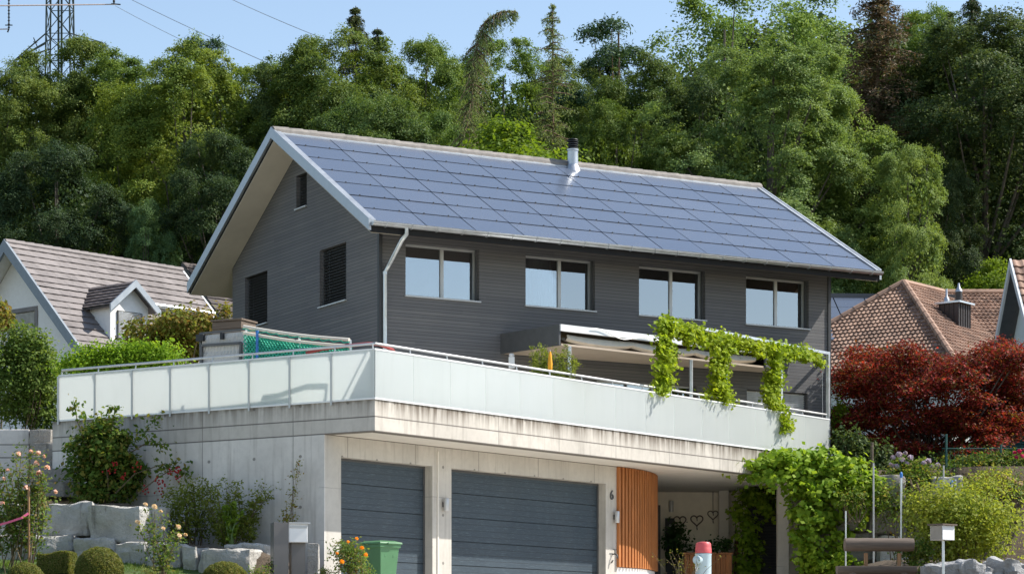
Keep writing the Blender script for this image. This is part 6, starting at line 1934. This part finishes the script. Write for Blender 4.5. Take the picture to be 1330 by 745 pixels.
# ------------------------------------------------------------------ right garden
def maple():
    rng = np.random.default_rng(71); Y = 63.0
    base = Vector((at(1208, 610, Y).x, Y, 4.6)); C = []; O = []; lc = []
    for i in range(190):
        px = 1092 + 250 * ((i * .618034) % 1) + rng.uniform(-4, 4)
        topc = 468 - 30 * max(0.0, math.sin((px - 1092) / 250 * math.pi)) ** .8 - (26 if px > 1290 else 0) + 8 * math.sin(px * .11)
        botc = 592 - 16 * math.cos((px - 1092) / 250 * 2 * math.pi) - (20 if px > 1270 else 0)
        t = rng.random() ** .8; py = topc + (botc - topc) * t + 6
        ed = max(0.0, 1 - abs((px - 1215) / 128) ** 2)
        yy = Y + rng.uniform(-1, 1) * 2.0 * max(.25, ed) ** .5
        c = np.array(at(px, py, yy)); lc.append(c)
        n = 24; d = sph(rng, n); w_ = np.array([rng.uniform(.45, .8), .5, .17])
        pc_ = c + d * w_ * rng.uniform(.5, 1, n)[:, None]
        pc_[:, 2] -= .18 * ((pc_[:, 0] - c[0]) ** 2)
        C.append(pc_); O.append(d * .4 + np.array([0, -.1, .6]))
    C = np.concatenate(C); O = np.concatenate(O)
    p, nr = sprays(rng, C, O, 26, .13, .35)
    root = empty('red_maple', base, 0, 'dark red Japanese maple spreading before the brown roofed house', 'tree')
    link('crown', leaf_mesh('crown', p - np.array(base), nr, .085, rng, .6), L['maple'], root)
    m = MB()
    for k in range(3): m.tube([(0 + .1 * k, 0, -.3), (-.1 + .25 * k, .1 * k, .5), ((k - 1) * .5, 0, 1.0)], [.11, .09, .06], 7)
    for c in lc[::4]:
        q = Vector(c) - base; s0 = Vector(((rng.random() - .5) * .8, 0, .5 + rng.random() * .4)); m.tube([s0, s0.lerp(q, .5) + Vector((0, 0, -.15)), q], [.045, .03, .01], 5, cap=False)
    m.build('trunk', M['bark'], root, smooth=True)
maple()
gs = px_shrub('golden_shrub', 1176, 1345, 628, 742, 53.5, 'golden', 'large loose yellow green shrub behind the boulders', 'shrub', 401, 24, dens=12, n_leaf=15, spread=.15, leaf=.082, depth=1.1, stems=16, stem_r=.014)
px_shrub('golden_shrub', 1250, 1330, 604, 650, 55.5, 'golden', 'upper tip of yellow green foliage under the pale stone', 'shrub', 402, 7, base=3.0, dens=11, n_leaf=14, spread=.14, leaf=.07, stems=6)
px_shrub('low_shrub', 1150, 1215, 700, 742, 52.8, 'viburnum', 'dark green low shrub right of the log bench', 'shrub', 403, 7, dens=26, n_leaf=16, spread=.09, leaf=.07)
hyd_ = px_shrub('hydrangea', 1152, 1218, 588, 622, 59.6, 'viburnum', 'hydrangea with lilac flower heads under the red maple', 'hydrangea', 404, 7, base=4.6, dens=24, n_leaf=16, spread=.1, leaf=.10)
hf = petals_mesh('flower_head', 7, .085, 50)
blooms(hyd_, [(1160, 594, 59.1), (1168, 590, 59.1), (1176, 588, 59.1), (1182, 594, 59.0), (1172, 597, 59.0), (1157, 603, 59.0), (1164, 606, 59.0), (1200, 601, 59.0), (1210, 606, 59), (1205, 599, 59.1), (1178, 601, 59.0), (1218, 604, 59.1)], hf, P['lilac'], 'flower_head')
px_shrub('wall_creeper', 1110, 1215, 606, 690, 57.6, 'rose', 'pale leaved creeper scrambling over the rough stone wall', 'creeper', 405, 12, dens=9, n_leaf=11, spread=.12, leaf=.085, depth=.35, stems=8)
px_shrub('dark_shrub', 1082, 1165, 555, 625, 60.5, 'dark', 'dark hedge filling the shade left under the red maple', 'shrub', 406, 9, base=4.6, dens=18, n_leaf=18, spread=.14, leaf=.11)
px_shrub('pale_shrub', 1078, 1104, 495, 600, 62.5, 'hedge', 'light green shrub between the terrace end and the red maple', 'shrub', 407, 6, base=4.6, dens=20, n_leaf=16, spread=.12, leaf=.09)
dsh = px_shrub('seed_head_shrub', 1255, 1335, 608, 645, 57.5, 'olive', 'faded shrub with cream seed heads above the golden foliage', 'shrub', 408, 7, base=4.0, dens=20, n_leaf=14, spread=.12, leaf=.07)
blooms(dsh, [(1262 + i * 7, 618 + (i * 37 % 17), 57.0) for i in range(10)], petals_mesh('seed_head', 8, .07, 40), P['cream'], 'seed_head')
px_shrub('dark_shrub', 1210, 1345, 590, 622, 60.2, 'viburnum', 'low green planting along the wire fence under the maple', 'shrub', 409, 10, base=4.6, dens=18, n_leaf=16, spread=.11, leaf=.08, depth=.5)
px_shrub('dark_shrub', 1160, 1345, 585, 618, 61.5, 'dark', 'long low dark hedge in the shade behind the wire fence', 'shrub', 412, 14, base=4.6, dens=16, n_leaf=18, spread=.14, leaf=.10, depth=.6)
px_shrub('garden_shrub', 1286, 1350, 604, 655, 57.6, 'rose', 'mixed green planting under the wire fence at the right edge', 'shrub', 414, 8, base=3.4, dens=20, n_leaf=15, spread=.11, leaf=.075)
px_shrub('ground_ivy', 1100, 1345, 606, 640, 58.9, 'viburnum', 'green trailing plants over the top of the rough stone wall', 'plant', 413, 16, base=4.2, dens=12, n_leaf=14, spread=.12, leaf=.08, depth=.4)
fls = px_shrub('geranium_plant', 1312, 1340, 582, 602, 60.0, 'viburnum', 'plant with magenta flowers at the right picture edge', 'plant', 410, 4, base=4.6, dens=26, n_leaf=14, spread=.09, leaf=.07)
blooms(fls, [(1318, 588, 59.6), (1324, 586, 59.6), (1330, 584, 59.6), (1327, 592, 59.6), (1320, 594, 59.6)], petals_mesh('flower', 9, .07, 30), P['magenta'], 'flower')
px_shrub('garden_shrub', 1086, 1130, 630, 660, 57.4, 'viburnum', 'green shoots above the left stones of the rough wall', 'shrub', 411, 5, base=3.5, dens=20, n_leaf=14, spread=.1, leaf=.08)
# posts with blue caps, thin stakes, wire fence
def post(px, y0, y1, Y, label, cap=None, r=.025, mat_='zinc_bright', nm='garden_post'):
    a = at(px, y0, Y); b_ = at(px, y1, Y); root = MB(); root.tube([b_ + Vector((0, 0, -.5)), a], r, 10)
    o = root.build(nm, M[mat_], smooth=True); tag(o, label, 'post', 'posts in the right garden')
    if cap: m = MB(); m.lathe([(r * 1.3, -.05), (r * 1.4, .03), (r * .8, .07), (r * .2, .08)], a, 10); m.build('cap', M[cap], o, smooth=True)
post(1170.5, 617, 715, 53.5, 'tall galvanised post with blue cap behind the log bench', 'blue', .024)
post(1236, 626, 735, 54.2, 'galvanised post with blue cap inside the golden shrub', 'blue', .022)
post(1241, 622, 740, 55.0, 'plain galvanised post right beside the blue capped one', None, .02)
post(1134.5, 601, 720, 57.0, 'thin grey post left of the hydrangeas', None, .02, 'alu')
post(1132.5, 574, 640, 59.0, 'weathered wooden post under the left side of the maple', None, .035, 'oldwood')
post(1225.5, 604, 640, 57.2, 'thin grey post beside the pale squared stone', None, .02, 'alu')
post(1098.5, 663, 745, 52.0, 'thin grey post at the left end of the log bench', None, .016, 'zinc_bright')
wf = empty('wire_fence', (at(1229, 600, 60).x, 60.0, 4.7), 0, 'dark green wire fence under the red maple', 'fence')
m = MB(); z1 = at(0, 582, 60).z - 4.7
for px in (1229, 1300, 1345): a = at(px, 600, 60); m2 = MB(); m2.tube([(a.x - wf.location.x, 0, -.4), (a.x - wf.location.x, 0, z1 + .35 if px == 1229 else z1 + .1)], .03, 8); m2.build('post', M['greenpaint'], wf, smooth=True)
m.tube([(-.1, 0, z1), (2.3, 0, z1)], .014, 6)
for i in range(24): m.tube([(i * .1, 0, 0), (i * .1, 0, z1)], .003, 4)
for z in np.arange(.1, z1, .12): m.tube([(-.1, 0, z), (2.3, 0, z)], .003, 4)
m.build('wire_mesh', M['greenpaint'], wf)
# shutter wall piece
ss = at(1308, 580, 72); 
gh = empty('garden_shed', (ss.x, 72.0, 4.7), R(-8), 'pale shed corner with dark teal shutters under the maple', 'shed')
H = at(0, 548, 72).z - 4.7
m = MB(); m.box(-1.0, 1.5, 0, 2, -.5, H); m.build('wall', M['render'], gh)
m = MB()
for k in range(int(H / .09)): m.slab([(-.15, -.05, k * .09), (1.3, -.05, k * .09), (1.3, -.02, k * .09 + .08), (-.15, -.02, k * .09 + .08)], (0, .015, 0))
m.box(-.2, -.15, -.05, -.004, -.2, H - .05); m.box(-.15, 1.3, -.018, -.003, -.2, H - .05); m.build('shutter', M['greenpaint'], gh)
# bare leaning stems
for lab, pts in (('thicker bare branch leaning left of the golden shrub', [(1182, 622), (1190, 650), (1196, 675), (1205, 695)]), ('thinner bare branch leaning beside the thicker one', [(1190, 625), (1198, 648), (1204, 665), (1212, 672)]), ('dark bare stem slanting to the right before the rough wall', [(1200, 668), (1210, 640), (1218, 618)])):
    m = MB(); m.tube([at(x, y, 57.5) for x, y in pts], [.028, .026, .024, .018][:len(pts)], 6)
    tag(m.build('bare_branch', M['twig'], smooth=True), lab, 'branch', 'bare branches before the rough wall')
m = MB(); m.tube([at(1172, 620, 54), at(1190, 632, 54.1), at(1215, 640, 54.2), at(1236, 630, 54.2)], .008, 5)
tag(m.build('cord', M['twig'], smooth=True), 'thin cord slung between the two blue capped posts', 'cord')
# log bench
Yl = 51.0; lb_ = at(1142, 712, Yl); lg = gz(1142, Yl).z
ben = empty('log_bench', (lb_.x, Yl, lg), R(3), 'rustic bench of half logs with weathered backrest', 'bench')
sc_ = Yl / FPX
def log(px0, px1, py0, py1, dy, half=False, nm='backrest', seed=1):
    a = at(px0, (py0 + py1) / 2, Yl) - Vector((lb_.x, Yl, lg)); b_ = at(px1, (py0 + py1) / 2, Yl) - Vector((lb_.x, Yl, lg)); r = (py1 - py0) / 2 * sc_
    n = 14; vs = []; K = 12
    for i in range(K + 1):
        x = a.x + (b_.x - a.x) * i / K; rr = r * (1 + .05 * mnoise.noise((i * .6, seed, 0))) * (.96 if i in (0, K) else 1)
        for k in range(n):
            t = 2 * math.pi * k / n; z = math.sin(t); 
            if half: z = min(z, .35)
            vs.append((x, dy + math.cos(t) * rr, a.z + z * rr))
    fs = [(i * n + k, i * n + (k + 1) % n, (i + 1) * n + (k + 1) % n, (i + 1) * n + k) for i in range(K) for k in range(n)] + [tuple(range(n))[::-1], tuple(K * n + k for k in range(n))]
    m = MB(); m.add(vs, fs); return m.build(nm, M['oldwood'], ben, smooth=True)
log(1098.5, 1189, 697.5, 715, .16, False, 'backrest', 1)
log(1085, 1188, 729, 747, -.12, True, 'seat', 2)
for px in (1127, 1171): a = at(px, 712, Yl) - Vector((lb_.x, Yl, lg)); m = MB(); m.bar((a.x, .2, -.1), (a.x, .2, a.z - .08), .07); m.build('back_support', M['stake'], ben)
for px in (1105, 1172): a = at(px, 740, Yl) - Vector((lb_.x, Yl, lg)); m = MB(); m.tube([(a.x, -.12, -.3), (a.x, -.12, a.z - .05)], .12, 10); m.build('leg', M['oldwood'], ben)
# box on a post
Yp = 48.0; bp_ = at(1224, 692, Yp); lg2 = gz(1224, Yp).z
nb = empty('post_box', (bp_.x, Yp, lg2), R(38), 'small grey roofed letter box on a thin post before the golden shrub', 'letter box')
z0 = at(0, 701, Yp).z - lg2; z1 = at(0, 682.5, Yp).z - lg2
m = MB(); m.box(-.17, .17, -.16, .16, z0, z1); bb_ = m.build('body', M['mail_w'], nb, bevel=.004)
m = MB(); m.box(-.174, -.171, -.15, .15, z0 + .005, z1 - .005); m.build('side_panel', M['mail_b'], bb_)
m = MB(); m.slab([(-.21, -.20, z1 + .004), (.21, -.20, z1 + .004), (.21, .2, z1 + .012), (-.21, .2, z1 + .012)], (0, 0, .03)); m.build('roof', M['oldwood'], nb)
m = MB(); m.tube([(.0, -.02, -.4), (0, -.02, z0)], .028, 10); m.build('post', M['zinc_bright'], nb, smooth=True)

# ------------------------------------------------------------------ grass
rng = np.random.default_rng(88); n = 26000
x = rng.uniform(-10.2, -3.9, n); y = rng.uniform(44.0, 48.4, n)
yw = 48.3 + (x + 9.5) * (-.45); keep = y < yw; x = x[keep]; y = y[keep]
x2 = rng.uniform(5.5, 11.5, 9000); y2 = rng.uniform(45.5, 51, 9000); x = np.concatenate([x, x2]); y = np.concatenate([y, y2])
z = np.array([ground_z(a, b) for a, b in zip(x, y)]); n = len(x); hgt = rng.uniform(.03, .10, n) * (.55 + .45 * np.sin(x * 5.1) * np.cos(y * 4.3)); ang = rng.uniform(0, 6.28, n); ln = rng.normal(size=(n, 2)) * .03
w_ = .008
v = np.stack([np.stack([x - np.cos(ang) * w_, y - np.sin(ang) * w_, z - .02], 1), np.stack([x + np.cos(ang) * w_, y + np.sin(ang) * w_, z - .02], 1), np.stack([x + ln[:, 0], y + ln[:, 1], z + hgt], 1)], 1)
me = bpy.data.meshes.new('lawn_grass'); me.vertices.add(n * 3); me.vertices.foreach_set('co', v.reshape(-1)); me.loops.add(n * 3); me.loops.foreach_set('vertex_index', np.arange(n * 3, dtype=np.int32)); me.polygons.add(n); me.polygons.foreach_set('loop_start', np.arange(0, n * 3, 3, dtype=np.int32)); me.update(calc_edges=True)
tag(link('lawn_grass', me, M['grass']), kind='stuff')
